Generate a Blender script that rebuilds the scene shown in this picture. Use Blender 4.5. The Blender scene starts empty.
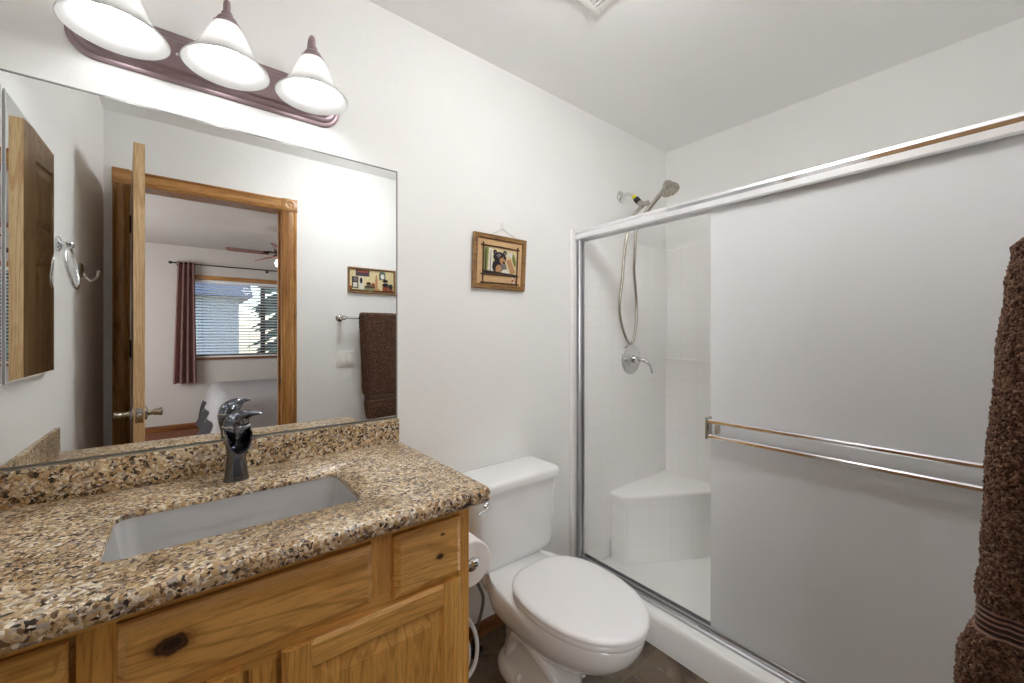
import bpy, bmesh, math, random
from mathutils import Vector, Matrix, noise

PI = math.pi
S = bpy.context.scene
COL = S.collection
random.seed(7)

# ------------------------------------------------------------------ camera, world, exposure
CAM_H = 1.285
cam_d = bpy.data.cameras.new('camera')
cam = bpy.data.objects.new('camera', cam_d)
COL.objects.link(cam)
cam_d.sensor_width = 36.0
cam_d.lens = 36.0 * 406.0 / 1024.0
cam_d.shift_y = -7.5 / 1024.0
cam_d.clip_start = 0.01
cam.location = (0.0, -1.44, CAM_H)
cam.rotation_euler = (PI / 2, 0, -math.radians(38.6))
S.camera = cam

S.view_settings.view_transform = 'Standard'
S.view_settings.look = 'None'
S.view_settings.gamma = 1.0
S.view_settings.use_curve_mapping = False
S.view_settings.exposure = 0.06
try:
    S.cycles.max_bounces = 14
    S.cycles.diffuse_bounces = 8
    S.cycles.glossy_bounces = 8
    S.cycles.transmission_bounces = 8
    S.cycles.transparent_max_bounces = 12
    S.cycles.use_denoising = True
    S.cycles.sample_clamp_indirect = 20.0
except Exception:
    pass

world = bpy.data.worlds.new('world')
S.world = world
world.use_nodes = True
wn = world.node_tree
for n in list(wn.nodes):
    wn.nodes.remove(n)
w_out = wn.nodes.new('ShaderNodeOutputWorld')
w_bg = wn.nodes.new('ShaderNodeBackground')
w_sky = wn.nodes.new('ShaderNodeTexSky')
w_sky.sky_type = 'NISHITA'
w_sky.sun_disc = False
w_sky.sun_elevation = math.radians(48)
w_sky.sun_rotation = math.radians(70)
wn.links.new(w_sky.outputs[0], w_bg.inputs[0])
w_bg.inputs[1].default_value = 0.7
wn.links.new(w_bg.outputs[0], w_out.inputs[0])

BULB = 17.0          # emission of the vanity bulbs
FILL_DOME = 25.0          # emission of the added, unseen fill lamp on the bathroom ceiling
FAN_LAMP = 14.0      # emission of the bedroom fan globe
BEDROOM_FILL = 66.0     # power of the added area light at the bedroom's side wall


def area(name, loc, rot, sx, sy, power, color):
    d = bpy.data.lights.new(name, 'AREA')
    d.shape = 'RECTANGLE'
    d.size = sx
    d.size_y = sy
    d.energy = power
    d.color = color
    o = bpy.data.objects.new(name, d)
    o.location = loc
    o.rotation_euler = rot
    COL.objects.link(o)
    return o

# added area light at the windowless side wall, stands in for bedroom daylight
area('bedroom_fill_area', (-1.94, -3.6, 1.5), (0, -PI / 2, 0), 1.3, 1.8, BEDROOM_FILL, (0.97, 0.985, 1.0))


# ------------------------------------------------------------------ materials
def lin(c):
    def f(v):
        v /= 255.0
        return v / 12.92 if v <= 0.04045 else ((v + 0.055) / 1.055) ** 2.4
    return (f(c[0]), f(c[1]), f(c[2]), 1.0)


class NT:
    def __init__(self, name):
        self.m = bpy.data.materials.new(name)
        self.m.use_nodes = True
        self.t = self.m.node_tree
        for n in list(self.t.nodes):
            self.t.nodes.remove(n)
        self.out = self.t.nodes.new('ShaderNodeOutputMaterial')

    def n(self, typ, **kw):
        nd = self.t.nodes.new(typ)
        for k, v in kw.items():
            if k.startswith('i_'):
                nd.inputs[k[2:].replace('_', ' ')].default_value = v
            else:
                setattr(nd, k, v)
        return nd

    def l(self, a, b):
        self.t.links.new(a, b)

    def surf(self, node):
        self.l(node.outputs[0], self.out.inputs['Surface'])

    def ramp(self, fac, stops, interp='LINEAR'):
        r = self.n('ShaderNodeValToRGB')
        cr = r.color_ramp
        cr.interpolation = interp
        while len(cr.elements) < len(stops):
            cr.elements.new(0.5)
        for e, (p, c) in zip(cr.elements, stops):
            e.position = p
            e.color = c
        self.l(fac, r.inputs[0])
        return r

    def mix(self, fac, a, b, blend='MIX'):
        m = self.n('ShaderNodeMix', data_type='RGBA', blend_type=blend)
        for sock, v in ((m.inputs[0], fac), (m.inputs[6], a), (m.inputs[7], b)):
            if hasattr(v, 'is_output'):
                self.l(v, sock)
            else:
                sock.default_value = v
        return m.outputs[2]

    def coords(self, scale=(1, 1, 1), rot=(0, 0, 0), loc=(0, 0, 0)):
        tc = self.n('ShaderNodeTexCoord')
        mp = self.n('ShaderNodeMapping')
        mp.inputs['Scale'].default_value = scale
        mp.inputs['Rotation'].default_value = rot
        mp.inputs['Location'].default_value = loc
        self.l(tc.outputs['Object'], mp.inputs[0])
        return mp.outputs[0]

    def bump(self, h, strength=0.3, dist=0.002):
        b = self.n('ShaderNodeBump')
        b.inputs['Strength'].default_value = strength
        b.inputs['Distance'].default_value = dist
        self.l(h, b.inputs['Height'])
        return b.outputs[0]


def P(name, col, rough=0.5, metal=0.0, coat=0.0, noise_amt=0.04, nscale=6.0, bump=0.0, bscale=80.0, bdist=0.001, spec=0.5):
    """plain principled surface with a slight procedural variation"""
    t = NT(name)
    b = t.n('ShaderNodeBsdfPrincipled')
    b.inputs['Roughness'].default_value = rough
    b.inputs['Metallic'].default_value = metal
    b.inputs['Coat Weight'].default_value = coat
    b.inputs['Coat Roughness'].default_value = 0.05
    b.inputs['Specular IOR Level'].default_value = spec
    c = lin(col)
    co = t.coords()
    nz = t.n('ShaderNodeTexNoise')
    nz.inputs['Scale'].default_value = nscale
    nz.inputs['Detail'].default_value = 4
    t.l(co, nz.inputs['Vector'])
    lo = tuple(max(0, v * (1 - noise_amt)) for v in c[:3]) + (1,)
    hi = tuple(min(1, v * (1 + noise_amt)) for v in c[:3]) + (1,)
    r = t.ramp(nz.outputs['Fac'], [(0.3, lo), (0.7, hi)])
    t.l(r.outputs[0], b.inputs['Base Color'])
    if bump > 0:
        n2 = t.n('ShaderNodeTexNoise')
        n2.inputs['Scale'].default_value = bscale
        n2.inputs['Detail'].default_value = 3
        t.l(co, n2.inputs['Vector'])
        t.l(t.bump(n2.outputs['Fac'], bump, bdist), b.inputs['Normal'])
    t.surf(b)
    return t.m


def wood(name, light, dark, axis='x', knots=(), rough=0.35, coat=0.25, ring=26.0, stretch=0.09, seed=0.0):
    """long-grained timber; knots = [(x, y, z, radius)] in object coordinates"""
    t = NT(name)
    sc = {'x': (stretch, 1, 1), 'y': (1, stretch, 1), 'z': (1, 1, stretch)}[axis]
    co = t.coords(scale=sc, loc=(seed, seed * 1.7, seed * 0.6))
    n1 = t.n('ShaderNodeTexNoise')
    n1.inputs['Scale'].default_value = 5.0
    n1.inputs['Detail'].default_value = 3
    t.l(co, n1.inputs['Vector'])
    # bend the grain with low-frequency noise
    vm = t.n('ShaderNodeVectorMath', operation='MULTIPLY_ADD')
    t.l(n1.outputs['Color'], vm.inputs[0])
    vm.inputs[1].default_value = (0.10, 0.10, 0.10)
    t.l(co, vm.inputs[2])
    n2 = t.n('ShaderNodeTexNoise')
    n2.inputs['Scale'].default_value = ring
    n2.inputs['Detail'].default_value = 5
    n2.inputs['Roughness'].default_value = 0.6
    t.l(vm.outputs[0], n2.inputs['Vector'])
    n3 = t.n('ShaderNodeTexNoise')
    n3.inputs['Scale'].default_value = ring * 9
    n3.inputs['Detail'].default_value = 2
    t.l(vm.outputs[0], n3.inputs['Vector'])
    mid = tuple((a + b) / 2 for a, b in zip(light, dark))
    r = t.ramp(n2.outputs['Fac'], [(0.30, lin(dark)), (0.46, lin(mid)), (0.60, lin(light)), (0.8, lin(light))])
    n4 = t.n('ShaderNodeTexNoise')
    n4.inputs['Scale'].default_value = ring * 0.20
    n4.inputs['Detail'].default_value = 1.5
    t.l(vm.outputs[0], n4.inputs['Vector'])
    mm = t.n('ShaderNodeMath', operation='MULTIPLY')
    mm.inputs[1].default_value = 210.0
    t.l(n4.outputs['Fac'], mm.inputs[0])
    sn = t.n('ShaderNodeMath', operation='SINE')
    t.l(mm.outputs[0], sn.inputs[0])
    lines = t.ramp(sn.outputs[0], [(0.0, (1, 1, 1, 1)), (0.62, (1, 1, 1, 1)), (0.96, (0.76, 0.66, 0.54, 1))])
    pores = t.ramp(n3.outputs['Fac'], [(0.36, (0.72, 0.66, 0.58, 1)), (0.48, (1, 1, 1, 1))])
    col = t.mix(0.65, r.outputs[0], pores.outputs[0], 'MULTIPLY')
    col = t.mix(0.8, col, lines.outputs[0], 'MULTIPLY')
    for (kx, ky, kz, kr) in knots:
        tc = t.n('ShaderNodeTexCoord')
        sub = t.n('ShaderNodeVectorMath', operation='SUBTRACT')
        t.l(tc.outputs['Object'], sub.inputs[0])
        sub.inputs[1].default_value = (kx, ky, kz)
        mul = t.n('ShaderNodeVectorMath', operation='MULTIPLY')
        t.l(sub.outputs[0], mul.inputs[0])
        mul.inputs[1].default_value = {'x': (0.62, 0.0, 1.0), 'z': (1.0, 0.0, 0.62), 'y': (1, 0.6, 0)}[axis]
        ln = t.n('ShaderNodeVectorMath', operation='LENGTH')
        t.l(mul.outputs[0], ln.inputs[0])
        nz = t.n('ShaderNodeTexNoise')
        nz.inputs['Scale'].default_value = 70
        t.l(tc.outputs['Object'], nz.inputs['Vector'])
        ma = t.n('ShaderNodeMath', operation='MULTIPLY_ADD')
        t.l(nz.outputs['Fac'], ma.inputs[0])
        ma.inputs[1].default_value = kr * 0.9
        t.l(ln.outputs['Value'], ma.inputs[2])
        mr = t.n('ShaderNodeMapRange')
        mr.inputs['From Min'].default_value = kr * 0.9
        mr.inputs['From Max'].default_value = kr * 2.6
        t.l(ma.outputs[0], mr.inputs['Value'])
        kc = t.ramp(mr.outputs[0], [(0.0, lin((52, 34, 22))), (0.10, lin((84, 58, 36))), (0.18, lin((44, 26, 14))), (0.28, lin((84, 52, 26))), (0.42, lin((150, 98, 48))), (1.0, lin((180, 122, 60)))])
        kf = t.ramp(mr.outputs[0], [(0.0, (1, 1, 1, 1)), (0.30, (0.95, .95, .95, 1)), (0.55, (0.35, .35, .35, 1)), (1.0, (0, 0, 0, 1))])
        col = t.mix(kf.outputs[0], col, kc.outputs[0])
    b = t.n('ShaderNodeBsdfPrincipled')
    b.inputs['Roughness'].default_value = rough
    b.inputs['Coat Weight'].default_value = coat
    b.inputs['Coat Roughness'].default_value = 0.15
    t.l(col, b.inputs['Base Color'])
    t.l(t.bump(n3.outputs['Fac'], 0.12, 0.0006), b.inputs['Normal'])
    t.surf(b)
    return t.m


def granite(name):
    t = NT(name)
    tc = t.n('ShaderNodeTexCoord')
    co = tc.outputs['Object']
    nz = t.n('ShaderNodeTexNoise')
    nz.inputs['Scale'].default_value = 75
    nz.inputs['Detail'].default_value = 5
    t.l(co, nz.inputs['Vector'])
    vm = t.n('ShaderNodeVectorMath', operation='MULTIPLY_ADD')
    t.l(nz.outputs['Color'], vm.inputs[0])
    vm.inputs[1].default_value = (0.018, 0.018, 0.018)
    t.l(co, vm.inputs[2])
    big = t.n('ShaderNodeTexVoronoi')
    big.inputs['Scale'].default_value = 165
    t.l(vm.outputs[0], big.inputs['Vector'])
    sp = t.n('ShaderNodeSeparateColor')
    t.l(big.outputs['Color'], sp.inputs[0])
    stops = [(0.0, lin((54, 42, 36))), (0.09, lin((124, 94, 66))), (0.22, lin((188, 154, 108))),
             (0.40, lin((220, 200, 166))), (0.60, lin((202, 176, 136))), (0.74, lin((240, 231, 214))),
             (0.89, lin((176, 164, 154)))]
    base = t.ramp(sp.outputs[0], stops, 'CONSTANT')
    small = t.n('ShaderNodeTexVoronoi')
    small.inputs['Scale'].default_value = 330
    t.l(vm.outputs[0], small.inputs['Vector'])
    sp2 = t.n('ShaderNodeSeparateColor')
    t.l(small.outputs['Color'], sp2.inputs[0])
    spk = t.ramp(sp2.outputs[1], [(0.0, (1, 1, 1, 1)), (0.21, (0, 0, 0, 1))], 'CONSTANT')
    spc = t.ramp(sp2.outputs[0], [(0.0, lin((48, 38, 32))), (0.55, lin((96, 70, 48))), (0.8, lin((110, 104, 100)))], 'CONSTANT')
    # dark flecks gather in drifts
    clu = t.n('ShaderNodeTexNoise')
    clu.inputs['Scale'].default_value = 14
    clu.inputs['Detail'].default_value = 4
    t.l(co, clu.inputs['Vector'])
    cl = t.ramp(clu.outputs['Fac'], [(0.42, (0.12, .12, .12, 1)), (0.60, (1, 1, 1, 1))])
    f1 = t.mix(1.0, spk.outputs[0], cl.outputs[0], 'MULTIPLY')
    c1 = t.mix(f1, base.outputs[0], spc.outputs[0])
    drift = t.ramp(clu.outputs['Fac'], [(0.35, (1, 1, 1, 1)), (0.5, (.97, .95, .92, 1)), (0.70, (0.74, 0.67, 0.58, 1))])
    c2 = t.mix(0.9, c1, drift.outputs[0], 'MULTIPLY')
    b = t.n('ShaderNodeBsdfPrincipled')
    b.inputs['Roughness'].default_value = 0.3
    t.l(c2, b.inputs['Base Color'])
    t.surf(b)
    return t.m


def tile_floor(name):
    t = NT(name)
    co = t.coords(loc=(-0.98, 0.185, 0))
    br = t.n('ShaderNodeTexBrick')
    br.offset = 0.0
    br.squash = 1.0
    br.inputs['Scale'].default_value = 1.0
    br.inputs['Brick Width'].default_value = 0.333
    br.inputs['Row Height'].default_value = 0.335
    br.inputs['Mortar Size'].default_value = 0.004
    br.inputs['Color1'].default_value = (0.85, 0.85, 0.85, 1)
    br.inputs['Color2'].default_value = (1.1, 1.05, 1.0, 1)
    br.inputs['Mortar'].default_value = (0, 0, 0, 1)
    t.l(co, br.inputs['Vector'])
    n1 = t.n('ShaderNodeTexNoise')
    n1.inputs['Scale'].default_value = 9
    n1.inputs['Detail'].default_value = 8
    n1.inputs['Roughness'].default_value = 0.68
    n1.inputs['Distortion'].default_value = 0.6
    t.l(co, n1.inputs['Vector'])
    r = t.ramp(n1.outputs['Fac'], [(0.30, lin((40, 34, 30))), (0.42, lin((78, 66, 54))), (0.50, lin((110, 92, 68))),
                                   (0.60, lin((104, 94, 84))), (0.74, lin((146, 130, 106)))])
    c = t.mix(1.0, r.outputs[0], br.outputs['Color'], 'MULTIPLY')
    c2 = t.mix(br.outputs['Fac'], c, lin((106, 96, 82)))
    b = t.n('ShaderNodeBsdfPrincipled')
    b.inputs['Roughness'].default_value = 0.42
    t.l(c2, b.inputs['Base Color'])
    h = t.n('ShaderNodeMath', operation='SUBTRACT')
    t.l(n1.outputs['Fac'], h.inputs[0])
    t.l(br.outputs['Fac'], h.inputs[1])
    t.l(t.bump(h.outputs[0], 0.5, 0.003), b.inputs['Normal'])
    t.surf(b)
    return t.m


def surround_tiles(name, axes):
    """glossy white acrylic moulded with a square tile pattern; axes = the two object axes of the face"""
    t = NT(name)
    tc = t.n('ShaderNodeTexCoord')
    sx = t.n('ShaderNodeSeparateXYZ')
    t.l(tc.outputs['Object'], sx.inputs[0])
    cb = t.n('ShaderNodeCombineXYZ')
    t.l(sx.outputs[axes[0]], cb.inputs[0])
    t.l(sx.outputs[axes[1]], cb.inputs[1])
    br = t.n('ShaderNodeTexBrick')
    br.offset = 0.0
    br.inputs['Scale'].default_value = 1.0
    br.inputs['Brick Width'].default_value = 0.108
    br.inputs['Row Height'].default_value = 0.108
    br.inputs['Mortar Size'].default_value = 0.0028
    br.inputs['Mortar Smooth'].default_value = 0.6
    t.l(cb.outputs[0], br.inputs['Vector'])
    c = t.mix(br.outputs['Fac'], lin((246, 245, 243)), lin((240, 239, 236)))
    b = t.n('ShaderNodeBsdfPrincipled')
    b.inputs['Roughness'].default_value = 0.14
    t.l(c, b.inputs['Base Color'])
    inv = t.n('ShaderNodeMath', operation='SUBTRACT')
    inv.inputs[0].default_value = 1.0
    t.l(br.outputs['Fac'], inv.inputs[1])
    t.l(t.bump(inv.outputs[0], 0.16, 0.0010), b.inputs['Normal'])
    t.surf(b)
    return t.m


def clear_glass(name, tint=(1, 1, 1, 1), refl=0.9):
    t = NT(name)
    tr = t.n('ShaderNodeBsdfTransparent')
    tr.inputs[0].default_value = tint
    gl = t.n('ShaderNodeBsdfGlossy')
    gl.inputs['Roughness'].default_value = 0.02
    fr = t.n('ShaderNodeFresnel')
    fr.inputs[0].default_value = 1.45
    mm = t.n('ShaderNodeMath', operation='MULTIPLY')
    mm.inputs[1].default_value = refl
    t.l(fr.outputs[0], mm.inputs[0])
    mx = t.n('ShaderNodeMixShader')
    t.l(mm.outputs[0], mx.inputs[0])
    t.l(tr.outputs[0], mx.inputs[1])
    t.l(gl.outputs[0], mx.inputs[2])
    t.surf(mx)
    return t.m


def frosted(name, col, transl=0.45, rough=0.3):
    """obscure or alabaster glass: scatters on both sides"""
    t = NT(name)
    co = t.coords()
    nz = t.n('ShaderNodeTexNoise')
    nz.inputs['Scale'].default_value = 260
    nz.inputs['Detail'].default_value = 2
    t.l(co, nz.inputs['Vector'])
    df = t.n('ShaderNodeBsdfDiffuse')
    df.inputs[0].default_value = lin(col)
    tl = t.n('ShaderNodeBsdfTranslucent')
    tl.inputs[0].default_value = lin(col)
    m1 = t.n('ShaderNodeMixShader')
    m1.inputs[0].default_value = transl
    t.l(df.outputs[0], m1.inputs[1])
    t.l(tl.outputs[0], m1.inputs[2])
    gl = t.n('ShaderNodeBsdfGlossy')
    gl.inputs['Roughness'].default_value = rough
    bp = t.bump(nz.outputs['Fac'], 0.25, 0.001)
    for nd in (df, gl):
        t.l(bp, nd.inputs['Normal'])
    fr = t.n('ShaderNodeFresnel')
    fr.inputs[0].default_value = 1.45
    m2 = t.n('ShaderNodeMixShader')
    t.l(fr.outputs[0], m2.inputs[0])
    t.l(m1.outputs[0], m2.inputs[1])
    t.l(gl.outputs[0], m2.inputs[2])
    t.surf(m2)
    return t.m


def emit(name, col, strength):
    t = NT(name)
    e = t.n('ShaderNodeEmission')
    e.inputs[0].default_value = col
    e.inputs[1].default_value = strength
    t.surf(e)
    return t.m


def terry(name, a, b_, c):
    t = NT(name)
    co = t.coords()
    v = t.n('ShaderNodeTexVoronoi')
    v.inputs['Scale'].default_value = 240
    t.l(co, v.inputs['Vector'])
    sp = t.n('ShaderNodeSeparateColor')
    t.l(v.outputs['Color'], sp.inputs[0])
    r = t.ramp(sp.outputs[0], [(0.0, lin(a)), (0.5, lin(b_)), (1.0, lin(c))])
    b = t.n('ShaderNodeBsdfPrincipled')
    b.inputs['Roughness'].default_value = 0.95
    b.inputs['Sheen Weight'].default_value = 0.35
    b.inputs['Sheen Tint'].default_value = lin((190, 160, 140))
    b.inputs['Specular IOR Level'].default_value = 0.1
    t.l(r.outputs[0], b.inputs['Base Color'])
    iv = t.n('ShaderNodeMath', operation='SUBTRACT')
    iv.inputs[0].default_value = 1.0
    t.l(v.outputs['Distance'], iv.inputs[1])
    t.l(t.bump(iv.outputs[0], 1.0, 0.004), b.inputs['Normal'])
    t.surf(b)
    return t.m


M = {}
M['wall'] = P('wall_paint', (243, 243, 241), 0.85, noise_amt=0.012, nscale=3, bump=0.22, bscale=38, bdist=0.004, spec=0.25)
M['ceiling'] = P('ceiling_paint', (251, 251, 250), 0.9, noise_amt=0.01, bump=0.2, bscale=30, bdist=0.004, spec=0.2)
M['bed_wall'] = P('bedroom_paint', (206, 200, 194), 0.9, noise_amt=0.012, bump=0.1, bscale=40, spec=0.2)
M['floor'] = tile_floor('slate_tile')
M['carpet'] = P('brown_carpet', (128, 88, 70), 0.98, noise_amt=0.25, nscale=90, bump=0.8, bscale=300, bdist=0.006, spec=0.05)
M['granite'] = granite('granite')
M['oak_x'] = wood('oak_horizontal', (246, 196, 112), (216, 162, 84), 'x')
M['oak_z'] = wood('oak_vertical', (242, 190, 104), (210, 154, 76), 'z', seed=3.1)
M['oak_y'] = wood('oak_depth', (242, 190, 104), (210, 154, 76), 'y', seed=1.4)
M['trim_x'] = wood('trim_oak_horizontal', (196, 146, 84), (150, 100, 50), 'x', seed=5.0)
M['trim_z'] = wood('trim_oak_vertical', (196, 144, 80), (146, 96, 46), 'z', seed=6.3)
M['door_z'] = wood('door_alder_vertical', (186, 152, 110), (152, 118, 80), 'z', seed=2.2, rough=0.42)
M['door_x'] = wood('door_alder_horizontal', (182, 148, 106), (150, 116, 78), 'x', seed=7.2, rough=0.42)
M['door_edge'] = wood('door_edge_pine', (242, 210, 162), (224, 188, 138), 'z', seed=4.4, rough=0.5)
M['base_wood'] = wood('baseboard_wood', (150, 98, 54), (104, 62, 30), 'x', seed=8.0)
M['walnut'] = wood('fan_blade_wood', (150, 74, 58), (112, 54, 44), 'x', seed=9.0)
M['frame_wood'] = wood('frame_wood', (158, 120, 70), (116, 82, 44), 'x', seed=2.9, stretch=0.2, ring=60)
M['porcelain'] = P('porcelain', (240, 241, 241), 0.08, coat=0.6, noise_amt=0.004)
M['seat_plastic'] = P('white_seat', (240, 240, 241), 0.18, coat=0.2, noise_amt=0.004)
M['sink_white'] = P('sink_porcelain', (250, 250, 250), 0.12, coat=0.4, noise_amt=0.004)
M['acrylic'] = P('acrylic_white', (246, 246, 244), 0.16, noise_amt=0.006)
M['sur_xz'] = surround_tiles('surround_end', (0, 2))
M['sur_yz'] = surround_tiles('surround_back', (1, 2))
M['chrome'] = P('chrome', (228, 229, 231), 0.06, 1.0, noise_amt=0.01)
M['chrome_dark'] = P('dark_chrome', (112, 114, 122), 0.09, 1.0, noise_amt=0.02)
M['nickel'] = P('brushed_nickel', (196, 190, 180), 0.26, 1.0, noise_amt=0.04)
M['alu'] = P('bright_aluminium', (236, 236, 238), 0.09, 1.0, noise_amt=0.01)
M['satin'] = P('satin_aluminium', (190, 190, 192), 0.32, 1.0, noise_amt=0.02)
M['header'] = P('header_aluminium', (246, 246, 248), 0.34, 0.85, noise_amt=0.01)
M['steel_hose'] = P('braided_hose', (150, 146, 140), 0.4, 0.8, noise_amt=0.2, nscale=400)
M['bronze'] = P('rose_bronze', (158, 138, 143), 0.34, 0.55, noise_amt=0.06)
M['mirror'] = P('mirror_silver', (238, 240, 240), 0.0, 1.0, noise_amt=0.0)
M['mirror_edge'] = P('mirror_edge', (150, 152, 148), 0.2, 0.4, noise_amt=0.02)  # flat grey standing in for the bevel's darker reflection
M['white_plastic'] = P('white_plastic', (236, 235, 230), 0.35, noise_amt=0.005)
M['white_metal'] = P('white_enamel', (228, 228, 226), 0.35, noise_amt=0.01)
M['grey_metal'] = P('grey_steel', (120, 124, 130), 0.4, 0.6, noise_amt=0.03)
M['black'] = P('black_rubber', (26, 25, 25), 0.5, noise_amt=0.1)
M['dark_metal'] = P('dark_bronze_metal', (46, 38, 34), 0.4, 0.6, noise_amt=0.1)
M['obscure'] = frosted('obscure_glass', (250, 251, 252), 0.36, 0.4)
M['alabaster'] = frosted('alabaster_shade', (240, 239, 237), 0.55, 0.2)
M['bulb'] = emit('lit_bulb', (0.985, 0.99, 1.0, 1), BULB)
M['fan_globe'] = emit('lit_globe', (1.0, 0.95, 0.85, 1), FAN_LAMP)
M['fill_dome'] = emit('fill_dome_glow', (0.985, 0.99, 1.0, 1), FILL_DOME)
M['pane'] = clear_glass('window_glass')
M['terry'] = terry('brown_terry', (52, 35, 27), (90, 64, 51), (134, 103, 86))
M['terry_band'] = P('brown_band', (50, 30, 24), 0.9, noise_amt=0.1, nscale=300)
M['terry_band_light'] = P('brown_band_rib', (130, 98, 84), 0.9, noise_amt=0.1, nscale=300)
M['paper'] = P('tissue_paper', (242, 240, 238), 0.95, noise_amt=0.01, bump=0.2, bscale=200)
M['card'] = P('cardboard', (150, 120, 90), 0.9)
M['comforter'] = P('grey_comforter', (214, 212, 212), 0.9, noise_amt=0.03, nscale=12, bump=0.3, bscale=20, bdist=0.01)
M['blanket'] = P('dark_grey_throw', (92, 88, 90), 0.95, noise_amt=0.12, nscale=60)
M['mattress'] = P('mattress_ticking', (220, 214, 206), 0.9)
M['curtain'] = P('mauve_brown_curtain', (178, 142, 136), 0.85, noise_amt=0.06, nscale=40, bump=0.2, bscale=300)
M['slat'] = P('blind_slat', (236, 236, 236), 0.45, noise_amt=0.01)
M['yellow'] = P('yellow_tape', (206, 204, 40), 0.45)
M['brush_white'] = P('white_cord', (226, 230, 234), 0.4)
M['leaf_dark'] = P('conifer_green', (62, 84, 62), 0.9, noise_amt=0.4, nscale=8)
M['leaf_light'] = P('leaf_green', (120, 140, 78), 0.9, noise_amt=0.35, nscale=8)
M['bark'] = P('bark', (84, 66, 52), 0.95, noise_amt=0.2)
M['earth'] = P('dry_ground', (150, 130, 104), 0.95, noise_amt=0.2)
M['siding'] = P('pale_blue_siding', (206, 208, 202), 0.8, noise_amt=0.05)
M['mat_tan'] = P('tan_mat', (214, 178, 132), 0.9, noise_amt=0.06, nscale=60)
M['pic_cream'] = P('cream_print', (222, 206, 160), 0.85, noise_amt=0.12, nscale=80)
M['pic_black'] = P('bear_dark', (44, 40, 42), 0.9, noise_amt=0.3, nscale=200)
M['pic_grey'] = P('bear_grey', (120, 114, 116), 0.9, noise_amt=0.3, nscale=200)
M['pic_tan'] = P('bear_tan', (186, 140, 100), 0.9, noise_amt=0.15, nscale=200)
M['pic_white'] = P('birch_white', (226, 222, 212), 0.85, noise_amt=0.12, nscale=120)
M['pic_brown'] = P('twig_brown', (86, 58, 36), 0.85, noise_amt=0.2, nscale=200)
M['pic_green'] = P('print_green', (128, 134, 72), 0.85, noise_amt=0.2, nscale=200)
M['pic_red'] = P('print_red', (150, 70, 44), 0.85, noise_amt=0.2, nscale=200)
M['pic_plum'] = P('print_plum', (74, 62, 78), 0.85, noise_amt=0.3, nscale=150)
M['pic_teal'] = P('print_teal', (92, 112, 110), 0.85, noise_amt=0.2, nscale=150)
M['pic_sage'] = P('print_sage', (136, 134, 104), 0.85, noise_amt=0.2, nscale=150)


# ------------------------------------------------------------------ mesh helpers (all in world coordinates)
ORG = {}


def tag(o, label=None, cat=None, group=None, kind=None):
    if label: o['label'] = label
    if cat: o['category'] = cat
    if group: o['group'] = group
    if kind: o['kind'] = kind
    return o


def thing(name, label, cat, loc, group=None, kind=None):
    o = bpy.data.objects.new(name, None)
    o.empty_display_size = 0.05
    o.location = loc
    COL.objects.link(o)
    ORG[o.name] = Vector(loc)
    return tag(o, label, cat, group, kind)


def obj(name, bm, mats, parent=None, smooth=True, loc=None, angle=35):
    """link bm (world coordinates) as one mesh object; its origin is its parent's origin, or loc"""
    if not isinstance(mats, (list, tuple)):
        mats = [mats]
    bm.normal_update()
    org = Vector((0, 0, 0))
    if parent is not None:
        org = ORG[parent.name]
    elif loc is not None:
        org = Vector(loc)
    me = bpy.data.meshes.new(name)
    bmesh.ops.translate(bm, verts=bm.verts, vec=-org)
    if smooth:
        for f in bm.faces:
            f.smooth = True
    bm.to_mesh(me)
    bm.free()
    for m in mats:
        me.materials.append(m)
    if smooth:
        try:
            me.set_sharp_from_angle(angle=math.radians(angle))
        except Exception:
            pass
    o = bpy.data.objects.new(name, me)
    COL.objects.link(o)
    if parent is not None:
        o.parent = parent
    else:
        o.location = org
    ORG[o.name] = org
    return o


def nb():
    return bmesh.new()


def ngon(bm, pts, mi=0):
    vs = [bm.verts.new(p) for p in pts]
    f = bm.faces.new(vs)
    f.material_index = mi
    return vs, f


def box(bm, x0, x1, y0, y1, z0, z1, bev=0.0, seg=2, mi=0, rot=None, piv=None):
    r = bmesh.ops.create_cube(bm, size=1.0)
    vs = r['verts']
    for v in vs:
        v.co = Vector((x0 + (v.co.x + .5) * (x1 - x0), y0 + (v.co.y + .5) * (y1 - y0), z0 + (v.co.z + .5) * (z1 - z0)))
    fs = set(f for v in vs for f in v.link_faces)
    for f in fs:
        f.material_index = mi
    if bev > 0:
        es = list(set(e for v in vs for e in v.link_edges))
        rr = bmesh.ops.bevel(bm, geom=es, offset=bev, segments=seg, profile=0.5, affect='EDGES', material=-1)
        vs = list(set(v for f in rr['faces'] for v in f.verts) | set(v for v in vs if v.is_valid))
    if rot is not None:
        bmesh.ops.rotate(bm, verts=vs, cent=piv, matrix=rot)
    return vs


def loft(bm, rings, cap0=True, cap1=True, closed=True, mi=0):
    rv = [[bm.verts.new(p) for p in r] for r in rings]
    n = len(rv[0])
    for a, b in zip(rv, rv[1:]):
        m = n if closed else n - 1
        for i in range(m):
            j = (i + 1) % n
            f = bm.faces.new((a[i], a[j], b[j], b[i]))
            f.material_index = mi
    if cap0 and closed:
        bm.faces.new(list(reversed(rv[0]))).material_index = mi
    if cap1 and closed:
        bm.faces.new(rv[-1]).material_index = mi
    return rv


def fix(bm):
    bmesh.ops.recalc_face_normals(bm, faces=bm.faces)
    return bm


def frame_of(d):
    d = Vector(d).normalized()
    up = Vector((0, 0, 1)) if abs(d.z) < 0.95 else Vector((1, 0, 0))
    s = d.cross(up).normalized()
    u = s.cross(d).normalized()
    return s, u, d


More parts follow.
